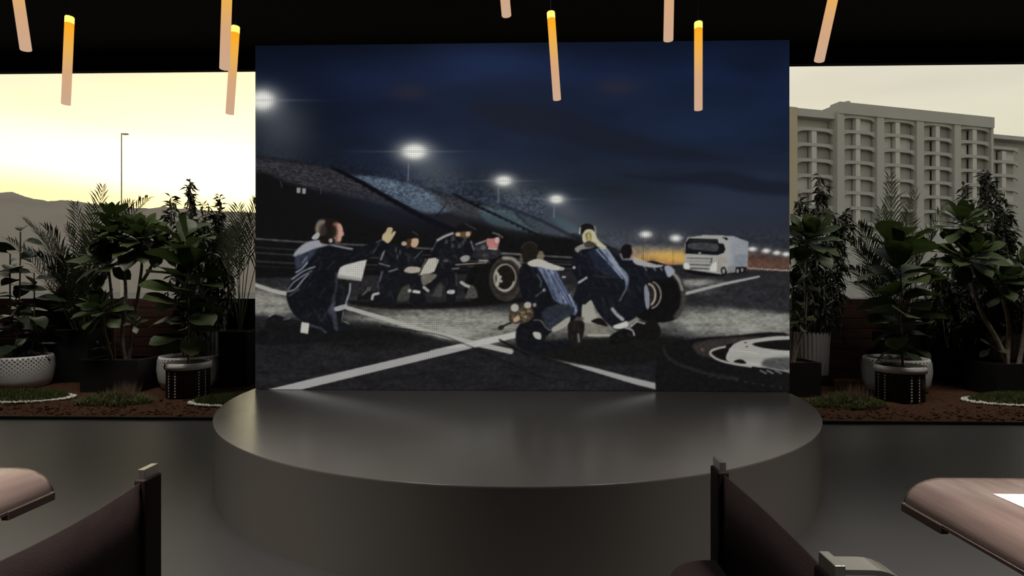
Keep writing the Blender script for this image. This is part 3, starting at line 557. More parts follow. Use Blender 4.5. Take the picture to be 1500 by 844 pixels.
# ------------------------------------------------------------------ stage
SC = Vector((-.10, 6.0, 0)); SR = 2.90; SH = .60
def stage():
    root = thing('round_stage', (SC.x, SC.y, 0), 'half-round grey stage platform in front of the big display', 'stage')
    n = 120; back = .26
    pts = [(SR, back)] + [(SR * math.cos(-math.pi * k / n), SR * math.sin(-math.pi * k / n)) for k in range(n + 1)] + [(-SR, back)]
    m = len(pts); b = MB()
    ins = .0
    def ringv(r, z): return [(x * r, (y * r if y < 0 else y), z) for x, y in pts]
    t = MB(); t.add(ringv(1, SH - .012), []); t.add(ringv(1, SH - .0006), []); t.add(ringv(1 - .0006 / SR, SH), [])
    for lv in range(2):
        for k in range(m): t.f.append((lv * m + k, (lv + 1) * m + k, (lv + 1) * m + (k + 1) % m, lv * m + (k + 1) % m)); t.smooth.append(lv == 0 and 0 < k < m - 2)
    t.f.append(tuple(2 * m + k for k in reversed(range(m)))); t.smooth.append(False)
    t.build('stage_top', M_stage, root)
    s = MB(); s.add(ringv(1 - ins / SR, 0), []); s.add(ringv(1 - ins / SR, SH - .012), [])
    for k in range(m): s.f.append((k, m + k, m + (k + 1) % m, (k + 1) % m)); s.smooth.append(0 < k < m - 2)
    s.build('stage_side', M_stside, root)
stage()

# ------------------------------------------------------------------ display
def display():
    y = 6.0
    bl, br = WY(374, 571.5, y), WY(1156.5, 574, y); tl = WY(374, 67, y)
    x0, x1, z0, z1 = bl.x, br.x, SH + .004, tl.z
    root = thing('led_display', ((x0 + x1) / 2, y, z0), 'large display screen on the stage showing a night race crew and a white truck', 'screen')
    w, h = x1 - x0, z1 - z0
    nx, ny = 782, 514
    gx = np.linspace(-w / 2, w / 2, nx); gz = np.linspace(0, h, ny)
    X, Z = np.meshgrid(gx, gz)
    co = np.stack([X.ravel(), np.zeros(X.size), Z.ravel()], 1)
    idx = np.arange(nx * ny).reshape(ny, nx)
    q = np.stack([idx[:-1, :-1], idx[:-1, 1:], idx[1:, 1:], idx[1:, :-1]], -1).reshape(-1, 4)
    me = bpy.data.meshes.new('picture'); me.vertices.add(len(co)); me.vertices.foreach_set('co', co.ravel())
    me.loops.add(q.size); me.loops.foreach_set('vertex_index', q.ravel().astype(np.int32))
    me.polygons.add(len(q)); me.polygons.foreach_set('loop_start', np.arange(0, q.size, 4, dtype=np.int32)); me.polygons.foreach_set('loop_total', np.full(len(q), 4, np.int32))
    me.update()
    # every point of the panel takes the drawn picture's colour at its own place on the panel
    wx = X.ravel() + (x0 + x1) / 2; wz = Z.ravel() + z0 - CAMZ
    dep = wx * FWD.x + y * FWD.y; px = 750 + F * (wx * RGT.x + y * RGT.y) / dep; py = 422 - F * wz / dep
    fx = np.clip(px - CX0 - .5, 0, CW - 1.01); fy = np.clip(py - CY0 - .5, 0, CH - 1.01)
    ix = fx.astype(int); iy = fy.astype(int); fx = (fx - ix)[:, None]; fy = (fy - iy)[:, None]
    c = (PIC[iy, ix] * (1 - fx) + PIC[iy, ix + 1] * fx) * (1 - fy) + (PIC[iy + 1, ix] * (1 - fx) + PIC[iy + 1, ix + 1] * fx) * fy
    at = me.color_attributes.new('picture', 'FLOAT_COLOR', 'POINT'); at.data.foreach_set('color', np.concatenate([c, np.ones((len(c), 1))], 1).astype(np.float32).ravel())
    m = bpy.data.materials.new('display_light'); m.use_nodes = True; nt = m.node_tree; nt.nodes.clear(); N = nt.nodes.new
    a = N('ShaderNodeAttribute'); a.attribute_name = 'picture'; e = N('ShaderNodeEmission'); o = N('ShaderNodeOutputMaterial')
    g = N('ShaderNodeBsdfGlossy'); g.inputs['Roughness'].default_value = .5; g.inputs['Color'].default_value = (.012, .012, .012, 1); ad = N('ShaderNodeAddShader')
    nt.links.new(a.outputs['Color'], e.inputs['Color']); e.inputs['Strength'].default_value = 1.0
    nt.links.new(e.outputs[0], ad.inputs[0]); nt.links.new(g.outputs[0], ad.inputs[1]); nt.links.new(ad.outputs[0], o.inputs[0])
    try: m.cycles.emission_sampling = 'NONE'
    except Exception: pass
    p = mesh_obj('picture', me, m, root); p['label'] = 'lit picture of a night pit crew kneeling around truck tyres with a white truck'
    MB().box((0, .072, h / 2), (w + .004, .14, h + .004), bev=.003).build('cabinet', M_black, root)
display()

# ------------------------------------------------------------------ hanging tube lamps
def tube_mat():
    m = bpy.data.materials.new('amber_tube'); m.use_nodes = True; nt = m.node_tree; nt.nodes.clear(); N = nt.nodes.new; L = nt.links.new
    tc = N('ShaderNodeTexCoord'); sp = N('ShaderNodeSeparateXYZ'); L(tc.outputs['Object'], sp.inputs[0])
    dv = N('ShaderNodeMath'); dv.operation = 'DIVIDE'; L(sp.outputs['Z'], dv.inputs[0]); dv.inputs[1].default_value = .8
    r = N('ShaderNodeValToRGB'); L(dv.outputs[0], r.inputs[0]); e = r.color_ramp.elements
    e[0].position = 0; e[0].color = (.60, .385, .26, 1); e[1].position = 1; e[1].color = (1.0, .37, .012, 1)
    for p, c in ((.35, (.66, .38, .20, 1)), (.62, (.82, .43, .09, 1)), (.85, (.97, .42, .022, 1))): q = e.new(p); q.color = c
    em = N('ShaderNodeEmission'); L(r.outputs[0], em.inputs[0]); em.inputs[1].default_value = 1.0
    o = N('ShaderNodeOutputMaterial'); L(em.outputs[0], o.inputs[0]); return m
def glow_mat(name, col, s):
    m = bpy.data.materials.new(name); m.use_nodes = True; nt = m.node_tree; nt.nodes.clear(); N = nt.nodes.new
    em = N('ShaderNodeEmission'); em.inputs[0].default_value = col + (1,); em.inputs[1].default_value = s
    o = N('ShaderNodeOutputMaterial'); nt.links.new(em.outputs[0], o.inputs[0]); return m
M_tube = tube_mat(); M_cap = glow_mat('lamp_cap_glow', (1.0, .86, .17), 1.25)
tube_me = MB().tube([(0, 0, z) for z in (0.0, .004, .74)], [.0355, .036, .036], 20).mesh('tube')
cap_me = MB().tube([(0, 0, z) for z in (.74, .795, .802)], [.0362, .0362, .033], 20).mesh('lit_cap')
lamps = [((38, 73), (15, -81), 4.2, 'pink amber tube lamp hanging at the top left corner of the picture'),
         ((96.5, 153), (102, 25), 5.05, 'amber tube lamp hanging in front of the yellow sky, left one of the two'),
         ((329, 101), (334, -53), 4.2, 'longer amber tube lamp running off the top, left of the screen corner'),
         ((336.5, 167), (345, 41), 5.05, 'lowest amber tube lamp, tilted, beside the left edge of the screen'),
         ((742, 23), (728, -130), 4.2, 'tube lamp of which only the pink lower end shows at the top centre'),
         ((816, 146), (806.5, 13), 5.05, 'tilted amber tube lamp in front of the screen, right of its centre'),
         ((979, 59), (982, -95), 4.2, 'tube lamp ending at the upper edge of the screen, no cap visible'),
         ((1023, 161), (1023, 31), 5.05, 'straight upright amber tube lamp in front of the right part of the screen'),
         ((1200, 89), (1234, -64), 4.2, 'strongly tilted amber tube lamp above the grey apartment building')]
for (b, t, dep, lab) in lamps:
    p0 = WT(b[0], b[1], dep); p1 = WT(t[0], t[1], dep); d = (p1 - p0).normalized()
    root = thing('tube_lamp', p0, lab, 'lamp', 'amber tube lamps hanging from the ceiling')
    root.rotation_euler = d.to_track_quat('Z', 'Y').to_euler()
    mesh_obj('tube', tube_me, M_tube, root); mesh_obj('lit_cap', cap_me, M_cap, root)
    inv = root.rotation_euler.to_matrix().inverted(); topw = p0 + d * .80
    MB().tube([inv @ (topw - p0), inv @ (Vector((topw.x, topw.y, CEIL)) - p0)], .004, 6).build('cord', M_pot, root)

# ------------------------------------------------------------------ outdoors
M_hill = mat('hazy_hill', (.37, .32, .27), .95, var=.06, scale=.02, spec=0)
M_ground = mat('outside_ground', (.28, .26, .23), .95, var=.1, scale=.05, spec=0)
M_bwall = mat('hazed_render', (.41, .41, .395), .9, var=.04, scale=.2, spec=.1)  # walls and panes kept low in contrast: distance haze put into the colour
M_bend = mat('cream_render', (.46, .40, .30), .9, var=.04, scale=.2, spec=.1)
M_bcol = mat('light_column', (.54, .54, .525), .9, var=.04, scale=.2, spec=.1)
M_pane = [mat('hazed_window_a', (.26, .26, .25), .5, var=.1, scale=.3, spec=.3), mat('hazed_window_b', (.34, .34, .33), .5, var=.1, scale=.3, spec=.3), mat('hazed_window_c', (.48, .48, .47), .5, var=.06, scale=.3, spec=.3)]  # panes lightened, the haze in front of them is in their colour
slab('outside_ground', (0, 512, -.16), (2400, 1003, .1), M_ground, 'pale ground outside beyond the timber partition')
def hills():
    ridge = [(-500, 250), (-250, 270), (-60, 286), (0, 284), (18, 283), (30, 287), (45, 292), (70, 296), (95, 294.5), (120, 297), (150, 302), (200, 306), (225, 306), (240, 303), (255, 306), (300, 309), (345, 311), (374, 313), (480, 320), (700, 330), (900, 345), (1100, 352), (1500, 350), (1900, 340)]
    b = MB(); rows = [(230, .0), (300, .55), (380, .92), (420, 1.0), (520, .8), (640, .2)]; n = len(ridge); fine = []
    for i in range(n - 1):
        for k in range(6):
            t = k / 6; fine.append((ridge[i][0] * (1 - t) + ridge[i + 1][0] * t, ridge[i][1] * (1 - t) + ridge[i + 1][1] * t + random.uniform(-.5, .5)))
    m = len(fine)
    vs = []
    for (dep, hf) in rows:
        for (px, py) in fine:
            p = WT(px, 422, dep); z = (422 - py) / F * 420 + CAMZ; vs.append((p.x, p.y, -.2 + z * hf))
    fs = [(j * m + i, j * m + i + 1, (j + 1) * m + i + 1, (j + 1) * m + i) for j in range(len(rows) - 1) for i in range(m - 1)]
    b.add(vs, fs, True); o = b.build('hillside', M_hill); tag(o, 'hazy grey hill ridge under the yellow evening sky on the left', None, None, 'structure')
hills()
def mast():
    p = WT(178, 422, 60); top = WT(178, 195, 60).z
    root = thing('light_mast', (p.x, p.y, -.11), 'tall thin street light mast against the yellow sky on the left', 'light mast')
    m = mat('mast_hazed', (.62, .55, .45), .8)  # pale beige puts the haze of the air into the pole's colour
    MB().tube([(0, 0, 0), (0, 0, top * .5), (0, 0, top + .1)], [.10, .08, .06], 8).build('pole', m, root)
    MB().tube([(0, 0, top), (.3, 0, top + .05), (.5, 0, top + .03)], .05, 8).build('arm', m, root); MB().box((.42, 0, top), (.6, .3, .16), bev=.03).build('lamp_head', m, root)
mast()
def building():
    A = WT(1226, 422, 110); B = WT(1448, 422, 120); A.z = B.z = 0
    e = (B - A).normalized(); nrm = Vector((e.y, -e.x, 0))          # towards the viewer
    if nrm.y > 0: nrm = -nrm
    rz = math.atan2(e.y, e.x)
    root = thing('apartment_building', (A.x, A.y, -.11), 'hazy grey apartment block with rows of arched balconies behind the right plants', 'building', rz=rz)
    # local: x along the facade, -y towards the viewer, z up
    def sx(px):                                     # position along the facade of a picture column
        d = ray(px, 422); d.z = 0
        den = d.x * e.y - d.y * e.x
        return (A.y * d.x - A.x * d.y) / (-(d.x * e.y - d.y * e.x)) if den else 0
    L_ = (B - A).length; TOP = 38.6; FH = 3.05
    bays = [(sx(1168), sx(1222)), (sx(1232), sx(1280)), (sx(1290), sx(1338)), (sx(1348), sx(1393)), (sx(1402), sx(1447)), (sx(1461), sx(1506))]
    x_left = sx(1150)
    # body set back behind the balconies
    MB().box((L_ / 2 + .4, 10, TOP / 2), (L_, 17, TOP)).build('body', M_bwall, root)
    MB().box(((x_left + 0) / 2 - .3, 9, 18.3), (-x_left - .6, 14.8, 36.6)).build('wing', M_bwall, root)
    MB().box((L_ + 14.5, 12, 18.05), (28.5, 17, 36.1)).build('wing', M_bwall, root)
    MB().box((x_left - .2 + sx(1166) / 2 - x_left / 2, .6, 18.4), (sx(1166) - x_left, 2.4, 36.9)).build('end_wall', M_bend, root)
    MB().box((L_ / 2, 0.2, TOP - 1.1), (L_ + .6, 2.4, 2.3)).build('parapet', M_bwall, root)
    MB().box((x_left / 2, .9, 36.1), (-x_left, 2.4, 1.5)).build('parapet', M_bwall, root)
    MB().box((L_ + 14.6, 2.4, 35.4), (28.4, 2.4, .9)).build('parapet', M_bwall, root)
    MB().box((7.4, 6, TOP + .35), (9, 6, 1.0)).build('roof_plant', M_bwall, root)
    MB().tube([(6.6, 4, TOP), (6.6, 4, TOP + 2.2)], [.9, .55], 8).build('roof_vent', M_bwall, root)
    # piers between the bays
    edges = [(bays[0][1], bays[1][0]), (bays[1][1], bays[2][0]), (bays[2][1], bays[3][0]), (bays[3][1], bays[4][0]), (bays[4][1] - .1, L_ + .3), (L_ + .3, bays[5][0])]
    for i, (a, b) in enumerate(edges):
        yo = 0 if i < 5 else 2.2; h = TOP - .2 if 0 < i < 5 else (36.5 if i == 0 else 35.2)
        MB().box(((a + b) / 2, yo + .3, h / 2), (b - a + .04, 2.2, h)).build('pier', M_bwall, root)
    def spandrel(w):                                # curved balcony front with an arched underside
        n = 12; b = MB(); vs = []
        for k in range(n + 1):
            u = -1 + 2 * k / n; x = u * w / 2; bow = -.32 * (1 - u * u) ; arch = -.55 * max(0, abs(u) - .55) ** 2 / .2
            for (yy, zz) in ((bow, .58), (bow, -.05 + arch), (bow + .3, -.05 + arch), (bow + .3, .58)): vs.append((x, yy - .3, zz))
        fs = []
        for k in range(n):
            for c in range(4): fs.append((k * 4 + c, k * 4 + (c + 1) % 4, (k + 1) * 4 + (c + 1) % 4, (k + 1) * 4 + c))
        fs += [(0, 3, 2, 1), (n * 4, n * 4 + 1, n * 4 + 2, n * 4 + 3)]
        # floor slab behind the parapet
        b.add(vs, fs); b.box((0, .5, .06), (w, 1.7, .14)); return b.mesh('balcony')
    rr = random.Random(4)
    for i, (a, b) in enumerate(bays):
        w = b - a; me = spandrel(w); yo = 2.2 if i == 5 else (.5 if i == 0 else 0)
        pw = [MB().box((0, 0, 0), (w * .36, .08, 2.3)).mesh('window_pane'), MB().box((0, 0, 0), (w * .42, .08, 2.3)).mesh('window_pane')]
        cu = .46 if i < 3 else .50
        ctop = 33.0 if i == 0 else (32.4 if i == 5 else 36.2)
        MB().box((a + w * cu, yo - .0, ctop / 2), (w * .13, .9, ctop)).build('column', M_bcol, root)
        for k in range(0 if 0 < i < 5 else 1, 8):
            ztop = 35.9 - FH * k                    # top of the opening
            mesh_obj('balcony', me, M_bwall, root, ((a + b) / 2, yo, ztop - .05))
            for s, (u, q) in enumerate(((.20, pw[0]), (.76, pw[1]))):
                mm = q if False else q
                o = bpy.data.objects.new('window_pane', q.copy()); COL.objects.link(o); o.parent = root
                o.location = (a + w * u, yo + .55, ztop - 1.25)
                r_ = rr.random(); o.data.materials.append(M_pane[0] if r_ < (.9 if s == 1 and i in (3, 4) else .45) else (M_pane[1] if r_ < .86 else M_pane[2]))
    # added plain block standing in for the haze over the lower storeys
    MB().box((18, -3.2, 6.3), (96, 3.6, 12.6)).build('haze_block', M_bwall, root)
building()

# ------------------------------------------------------------------ tables at both sides
def table(name, lip_px, far_t, sgn, label):
    ztop = .74; drop = .13; q = .20
    t0 = far_t; lip = WT(lip_px, 422, t0); x0 = lip.x; yfar = lip.y; W_ = 1.15; Ln = 2.35
    root = thing(name, (x0, yfar, 0), label, 'table')
    def prof(k0=0):
        P = [(q * (1 - math.cos(a)), ztop - drop + drop * math.sin(a)) for a in [i * math.pi / 2 / 10 for i in range(11)]]
        P += [(W_ - x, z) for x, z in reversed(P)]
        return P
    P = prof(); th = .018; n = len(P); b = MB(); vs = []
    cen = (W_ / 2, ztop - drop)
    inner = [(x + (cen[0] - x) * .03, z - th) for x, z in P]
    # far end rounded in plan: the corner curves in
    ys = [0, -.015, -.05, -Ln]
    insx = [.045, .012, 0, 0]
    for y, ii in zip(ys, insx):
        for (x, z) in P: u = (x - W_ / 2) / (W_ / 2); vs.append((sgn * (x - u * ii), y, z - ii * .25))
    m = len(ys)
    for j in range(m - 1):
        for k in range(n - 1): b.f.append((j * n + k, j * n + k + 1, (j + 1) * n + k + 1, (j + 1) * n + k)); b.smooth.append(True)
    o0 = m * n
    for y in (0, -Ln):
        for (x, z) in inner: vs.append((sgn * x, y, z))
    for k in range(n - 1): b.f.append((o0 + k, o0 + n + k, o0 + n + k + 1, o0 + k + 1)); b.smooth.append(True)
    for k in range(n - 1):
        b.f.append((k, o0 + k, o0 + k + 1, k + 1)); b.smooth.append(False)
        b.f.append(((m - 1) * n + k, (m - 1) * n + k + 1, o0 + n + k + 1, o0 + n + k)); b.smooth.append(False)
    for k in (0, n - 1):
        b.f.append((k, m * n - n + k, o0 + n + k, o0 + k)); b.smooth.append(False)
    b.v = vs
    me = b.mesh('table_top'); bm = bmesh.new(); bm.from_mesh(me); bmesh.ops.recalc_face_normals(bm, faces=bm.faces); bm.to_mesh(me); bm.free()
    mesh_obj('table_top', me, M_table, root)
    for s in (0, 1):
        xx = .012 if s == 0 else W_ - .012
        MB().box((sgn * xx, -Ln / 2 - .01, ztop - drop - .007), (.034, Ln - .03, .016)).build('edge_rail', M_table, root)
        MB().box((sgn * (xx + (-.003 if s == 0 else .003)), -.16, ztop - drop - .022), (.036, .27, .040)).build('end_bracket', M_under, root)
    MB().box((sgn * W_ / 2, -Ln / 2, ztop - .05), (W_ - .22, Ln - .1, .05)).build('subframe', M_under, root)
    for yy in (-.6, -Ln + .4):
        MB().box((sgn * W_ / 2, yy, (ztop - .07) / 2), (.5, .06, ztop - .07), bev=.01).build('leg_panel', M_under, root)
    return root
table('rounded_table', 1318, 2.87, 1, 'brown round-edged table at the right edge with a white sheet on it')
table('rounded_table', 84, 3.02, -1, 'brown round-edged table at the left edge, bare top')
p = WZ(1455, 724, .742)
MB().box((.24, -.17, .0012), (.48, .34, .0024)).build('paper_sheet', M_paper, loc=(p.x, p.y, .7405))
tag(bpy.data.objects['paper_sheet'], 'white paper sheet lying on the right brown table', 'paper')

# ------------------------------------------------------------------ sling chairs
def chair(name, far_top, near_y, sgn, label):
    """far_top: world point of the far post's top; the back runs along y; sgn=+1 the seat is on the -x side"""
    root = thing(name, (far_top.x, far_top.y, 0), label, 'chair', 'sling chairs beside the stage')
    zt = far_top.z; Lb = near_y - far_top.y; bw, bd = .032, .095
    zs = zt - .045                                   # top of the leather
    for yy in (0, Lb):
        MB().box((0, yy, zt / 2), (bw, bd, zt), bev=.002).build('post', M_metal, root)
        sl = MB().box((0, yy, (zs + .30) / 2), (bw + .022, bd + .022, zs - .30), bev=.008).build('leather_sleeve', M_leath, root)
    n = 14; b = MB(); vs = []
    for k in range(n + 1):
        u = k / n; y = -bd / 2 - .0 + (Lb + bd) * u; sag = math.sin(math.pi * u)
        for (x, z) in ((-.004, zs - .012 - .016 * sag), (.004, zs - .012 - .016 * sag), (.004, .34), (-.004, .34)): vs.append((x + sgn * .03 * sag, y, z))
    fs = []
    for k in range(n):
        for c in range(4): fs.append((k * 4 + c, k * 4 + (c + 1) % 4, (k + 1) * 4 + (c + 1) % 4, (k + 1) * 4 + c))
    fs += [(0, 3, 2, 1), (n * 4, n * 4 + 1, n * 4 + 2, n * 4 + 3)]
    b.add(vs, fs, True); b.build('backrest', M_leath, root)
    # seat pad with rounded corners, rails and front legs
    s = MB(); y0, y1 = -.03, Lb + .03; xo = -sgn * .03; dep = -sgn * .28; R_ = .25
    ol = []
    for (cx, cy, a0) in ((xo + dep + (R_ if sgn > 0 else -R_), y0 - R_, 90), (xo + dep + (R_ if sgn > 0 else -R_), y1 + R_, 180)):
        for k in range(9):
            a = R(a0 + 90 * k / 8); ol.append((cx + (math.cos(a) if sgn > 0 else -math.cos(a)) * R_, cy + math.sin(a) * R_))
    ol = [(xo, y0)] + ol + [(xo, y1)]
    m = len(ol); lv = ((.0, .36), (.0, .395), (.03, .41))
    cxm = xo + dep / 2; cym = (y0 + y1) / 2
    for (i_, z) in lv:
        s.v += [(x + (cxm - x) * i_, y + (cym - y) * i_, z) for x, y in ol]
    for j in range(2):
        for k in range(m): s.f.append((j * m + k, j * m + (k + 1) % m, (j + 1) * m + (k + 1) % m, (j + 1) * m + k)); s.smooth.append(False)
    s.f.append(tuple(2 * m + k for k in range(m))); s.smooth.append(False); s.f.append(tuple(reversed(range(m)))); s.smooth.append(False)
    me = s.mesh('seat'); bm = bmesh.new(); bm.from_mesh(me); bmesh.ops.recalc_face_normals(bm, faces=bm.faces); bm.to_mesh(me); bm.free()
    mesh_obj('seat', me, M_leath, root)
    for yy in (0, Lb):
        MB().box((xo + dep * .42, yy + (-.12 if yy == 0 else .12), .345), (abs(dep) * .7, .05, .025), bev=.003).build('seat_rail', M_metal, root)
        MB().box((xo + dep * .70, yy + (-.12 if yy == 0 else .12), .172), (.03, .06, .345), bev=.003).build('leg', M_metal, root)
    # bent flat bar: from the near post's top it runs back level and curves down to the floor
    path = [(0, zt - .022), (.05, zt - .022)] + [(.10 + .14 * math.sin(a), zt - .022 - .14 * (1 - math.cos(a))) for a in [i * math.pi / 2 / 10 for i in range(11)]] + [(.24, .0)]
    f = MB(); vs = []; th = .008
    for i, (x, z) in enumerate(path):
        a = path[max(i - 1, 0)]; c = path[min(i + 1, len(path) - 1)]; tx, tz = c[0] - a[0], c[1] - a[1]; l = math.hypot(tx, tz); nx_, nz_ = -tz / l * th, tx / l * th
        for yy in (-.042, .042):
            vs.append((sgn * (x + nx_), Lb + yy, z + nz_)); vs.append((sgn * (x - nx_), Lb + yy, z - nz_))
    fs = []
    for i in range(len(path) - 1):
        for c in ((0, 2), (2, 3), (3, 1), (1, 0)): fs.append((i * 4 + c[0], i * 4 + c[1], i * 4 + 4 + c[1], i * 4 + 4 + c[0]))
    e_ = (len(path) - 1) * 4; fs += [(0, 1, 3, 2), (e_, e_ + 2, e_ + 3, e_ + 1)]
    f.add(vs, fs); me = f.mesh('rear_leg'); bm = bmesh.new(); bm.from_mesh(me); bmesh.ops.recalc_face_normals(bm, faces=bm.faces); bm.to_mesh(me); bm.free()
    mesh_obj('rear_leg', me, M_metal, root)
    return root
pa = WZ(1054, 673, .88); pb = WZ(1213, 818, .88)
chair('sling_chair', pa, pb.y, 1, 'dark brown leather sling chair with steel posts, right of the stage front')
pc = WZ(217, 683.5, .88)
chair('sling_chair', pc, pc.y - 1.12, 1, 'dark brown leather sling chair with a steel post cap, at the left front')
# ------------------------------------------------------------------ planting
M_leafd = mat('leaf_dark', (.03, .05, .016), .42, var=.25, scale=9, trans=.18)
M_leafm = mat('leaf_mid', (.038, .060, .015), .48, var=.25, scale=7, trans=.22)
M_leafr = mat('leaf_rubber', (.028, .042, .022), .34, var=.2, scale=5, trans=.10)
M_leafp = mat('leaf_palm', (.035, .044, .02), .5, var=.25, scale=9, trans=.12)
M_leafw = mat('leaf_weeping', (.022, .030, .014), .5, var=.3, scale=9, trans=.10)
M_bark = mat('pale_bark', (.24, .20, .165), .85, var=.3, scale=20, bump=.4, bscale=50)
M_stem = mat('green_stem', (.05, .05, .028), .6, var=.2)
M_grass = mat('turf_green', (.085, .11, .026), .7, var=.4, scale=12, trans=.15)
M_dry = mat('dry_grass', (.22, .15, .09), .8, var=.3, scale=12)
M_pebble = mat('white_pebble', (.62, .60, .55), .7, var=.15, scale=30)

def leaf_mesh(name, L, W_, kind, bend=.25, fold=.12, n=8, stalk=.08):
    vs = []; fs = []
    for i in range(n + 1):
        t = i / n
        if kind == 'obovate': w = math.sin(math.pi * min(1, t ** 1.45)) ** .75 if t < 1 else 0
        elif kind == 'oval': w = math.sin(math.pi * t ** .9) ** .72 if 0 < t < 1 else 0
        elif kind == 'fiddle': w = (math.sin(math.pi * t ** 1.25) ** .62 if 0 < t < 1 else 0) * (.74 + .26 * t + .10 * math.cos(2 * math.pi * t))
        else: w = math.sin(math.pi * t ** .7) ** .9 if 0 < t < 1 else 0
        w = max(w, .02) * W_ / 2
        x = L * (stalk + (1 - stalk) * t) * (1 - .12 * bend * t); z = -bend * L * t * t * .55
        wav = .012 * L * math.sin(t * 14)
        vs += [(x, -w, z + fold * w + wav), (x, 0, z), (x, w, z + fold * w - wav)]
    for i in range(n):
        a = i * 3; fs += [(a, a + 3, a + 4, a + 1), (a + 1, a + 4, a + 5, a + 2)]
    n0 = len(vs); r = .012 * (1 if L > .2 else .5)
    vs += [(0, -r, 0), (0, r, 0), (0, 0, r), (L * stalk * 1.3, -r * .6, 0), (L * stalk * 1.3, r * .6, 0), (L * stalk * 1.3, 0, r * .6)]
    fs += [(n0, n0 + 3, n0 + 5, n0 + 2), (n0 + 2, n0 + 5, n0 + 4, n0 + 1)]
    b = MB(); b.add(vs, fs, True); return b.mesh(name)
def basis(d, up=Vector((0, 0, 1)), roll=0.0):
    x = d.normalized(); z = up - x * up.dot(x)
    if z.length < 1e-3: z = Vector((0, -1, 0)) - x * (-x.y)
    z.normalize(); y = z.cross(x)
    m = Matrix((x, y, z)).transposed()
    return m @ Matrix.Rotation(roll, 3, 'X')
def put_leaf(me, m, root, p, d, s=1.0, roll=0.0, up=Vector((0, 0, 1))):
    o = bpy.data.objects.new('leaf', me); COL.objects.link(o); o.parent = root
    if not me.materials: me.materials.append(m)
    o.matrix_local = Matrix.Translation(p - root.location) @ (basis(d, up, roll) * s).to_4x4()
    return o
RO = [leaf_mesh('leaf', .48, .225, 'obovate', b, .16) for b in (.05, .2, .4)]
RU = [leaf_mesh('leaf', .46, .215, 'oval', b, .20) for b in (.25, .5, .8)]
FI = [leaf_mesh('leaf', .60, .44, 'fiddle', b, .20, 10) for b in (.15, .45, .75)]

# ---- pots
def lattice_pot(root, r, h, c):
    prof = [(r * .80, 0), (r * .86, .02), (r * .95, h * .25), (r, h * .6), (r * .98, h * .9), (r * .93, h), (r * .88, h), (r * .88, h - .05), (0, h - .06)]
    pot = MB().lathe(prof, 48, c).build('pot', M_white, root)
    d = MB(); n = 44
    def rad(z): return np.interp(z, [p_[1] for p_ in prof[:6]], [p_[0] for p_ in prof[:6]])
    for row in range(9):
        z = h * (.93 - .062 * row); sc = .021 * (1 - row * .085)
        for k in range(n):
            a = 2 * math.pi * (k + .5 * (row % 2)) / n; vs = []
            for (u, v) in ((-1, 0), (0, -1), (1, 0), (0, 1)):
                zz = z + v * sc; rr = rad(zz) + .0025; aa = a + u * sc / rr; vs.append((c[0] + rr * math.cos(aa), c[1] + rr * math.sin(aa), c[2] + zz))
            d.add(vs, [(0, 1, 2, 3)])
    d.build('dimples', M_dim, pot)['kind'] = 'stuff'
    MB().lathe([(r * .87, h - .045), (r * .4, h - .03), (0, h - .028)], 32, c).build('potting_soil', M_soil, root)
def perforated_pot(root, r, h, c):
    pot = MB().lathe([(r * .93, 0), (r, .01), (r, h - .10)], 40, c).build('pot', M_pot, root)
    MB().lathe([(r * 1.0, h - .10), (r * 1.07, h - .095), (r * 1.09, h - .05), (r * 1.07, h), (r * .97, h), (r * .95, h - .06)], 40, c).build('rim', M_white, root)
    MB().lathe([(r * .955, h - .055), (r * .4, h - .035), (0, h - .032)], 32, c).build('potting_soil', M_soil, root)
    d = MB()
    face = math.degrees(math.atan2(-root.location.y, -root.location.x))
    for a0 in (-57, -35, 27, 48, 90, 125, 160, 195, 230, 265):
        for k in range(9):
            z = .04 + (h - .18) * k / 8; a = R(face + a0); s = .0105; rr = r + .003; vs = []
            for (u, v) in ((-1, -1), (1, -1), (1, 1), (-1, 1)):
                aa = a + u * s * .9 / rr; vs.append((c[0] + rr * math.cos(aa), c[1] + rr * math.sin(aa), c[2] + z + v * s))
            d.add(vs, [(0, 1, 2, 3)])
    d.build('perforations', M_white, pot)['kind'] = 'stuff'
def fluted_pot(root, r, h, c, shadow_plinth):
    MB().box((c[0], c[1], c[2] + shadow_plinth / 2), (r * 1.7, r * 1.7, shadow_plinth)).build('shadow_plinth', M_pot, root)  # added black block standing in for the shadow below the pot
    n = 28; b = MB(); prof = [(.86, 0), (.90, .03), (.95, .5), (1.0, 1.0)]; vs = []; m = n * 6
    for (f, z) in prof:
        for k in range(m):
            a = 2 * math.pi * k / m; q = (1 - .10 * (1 - abs(math.sin(a * n / 2)) ** .6)); vs.append((c[0] + r * f * q * math.cos(a), c[1] + r * f * q * math.sin(a), c[2] + shadow_plinth + h * z))
    fs = [(i * m + k, i * m + (k + 1) % m, (i + 1) * m + (k + 1) % m, (i + 1) * m + k) for i in range(3) for k in range(m)]
    b.add(vs, fs, True); b.build('pot', M_flute, root)
    MB().lathe([(r * 1.0, shadow_plinth + h), (r * .9, shadow_plinth + h), (r * .88, shadow_plinth + h - .05), (0, shadow_plinth + h - .04)], 40, c).build('potting_soil', M_soil, root)
def box_pot(root, w, d, h, c):
    b = MB(); t = .03
    for (x, y, sx_, sy_) in ((0, -d / 2 + t / 2, w, t), (0, d / 2 - t / 2, w, t), (-w / 2 + t / 2, 0, t, d - 2 * t), (w / 2 - t / 2, 0, t, d - 2 * t)): b.box((c[0] + x, c[1] + y, c[2] + h / 2), (sx_, sy_, h))
    b.box((c[0], c[1], c[2] + .02), (w - .02, d - .02, .04)); b.build('pot', M_pot, root)
    MB().box((c[0], c[1], c[2] + h - .07), (w - 2 * t, d - 2 * t, .05)).build('potting_soil', M_soil, root)
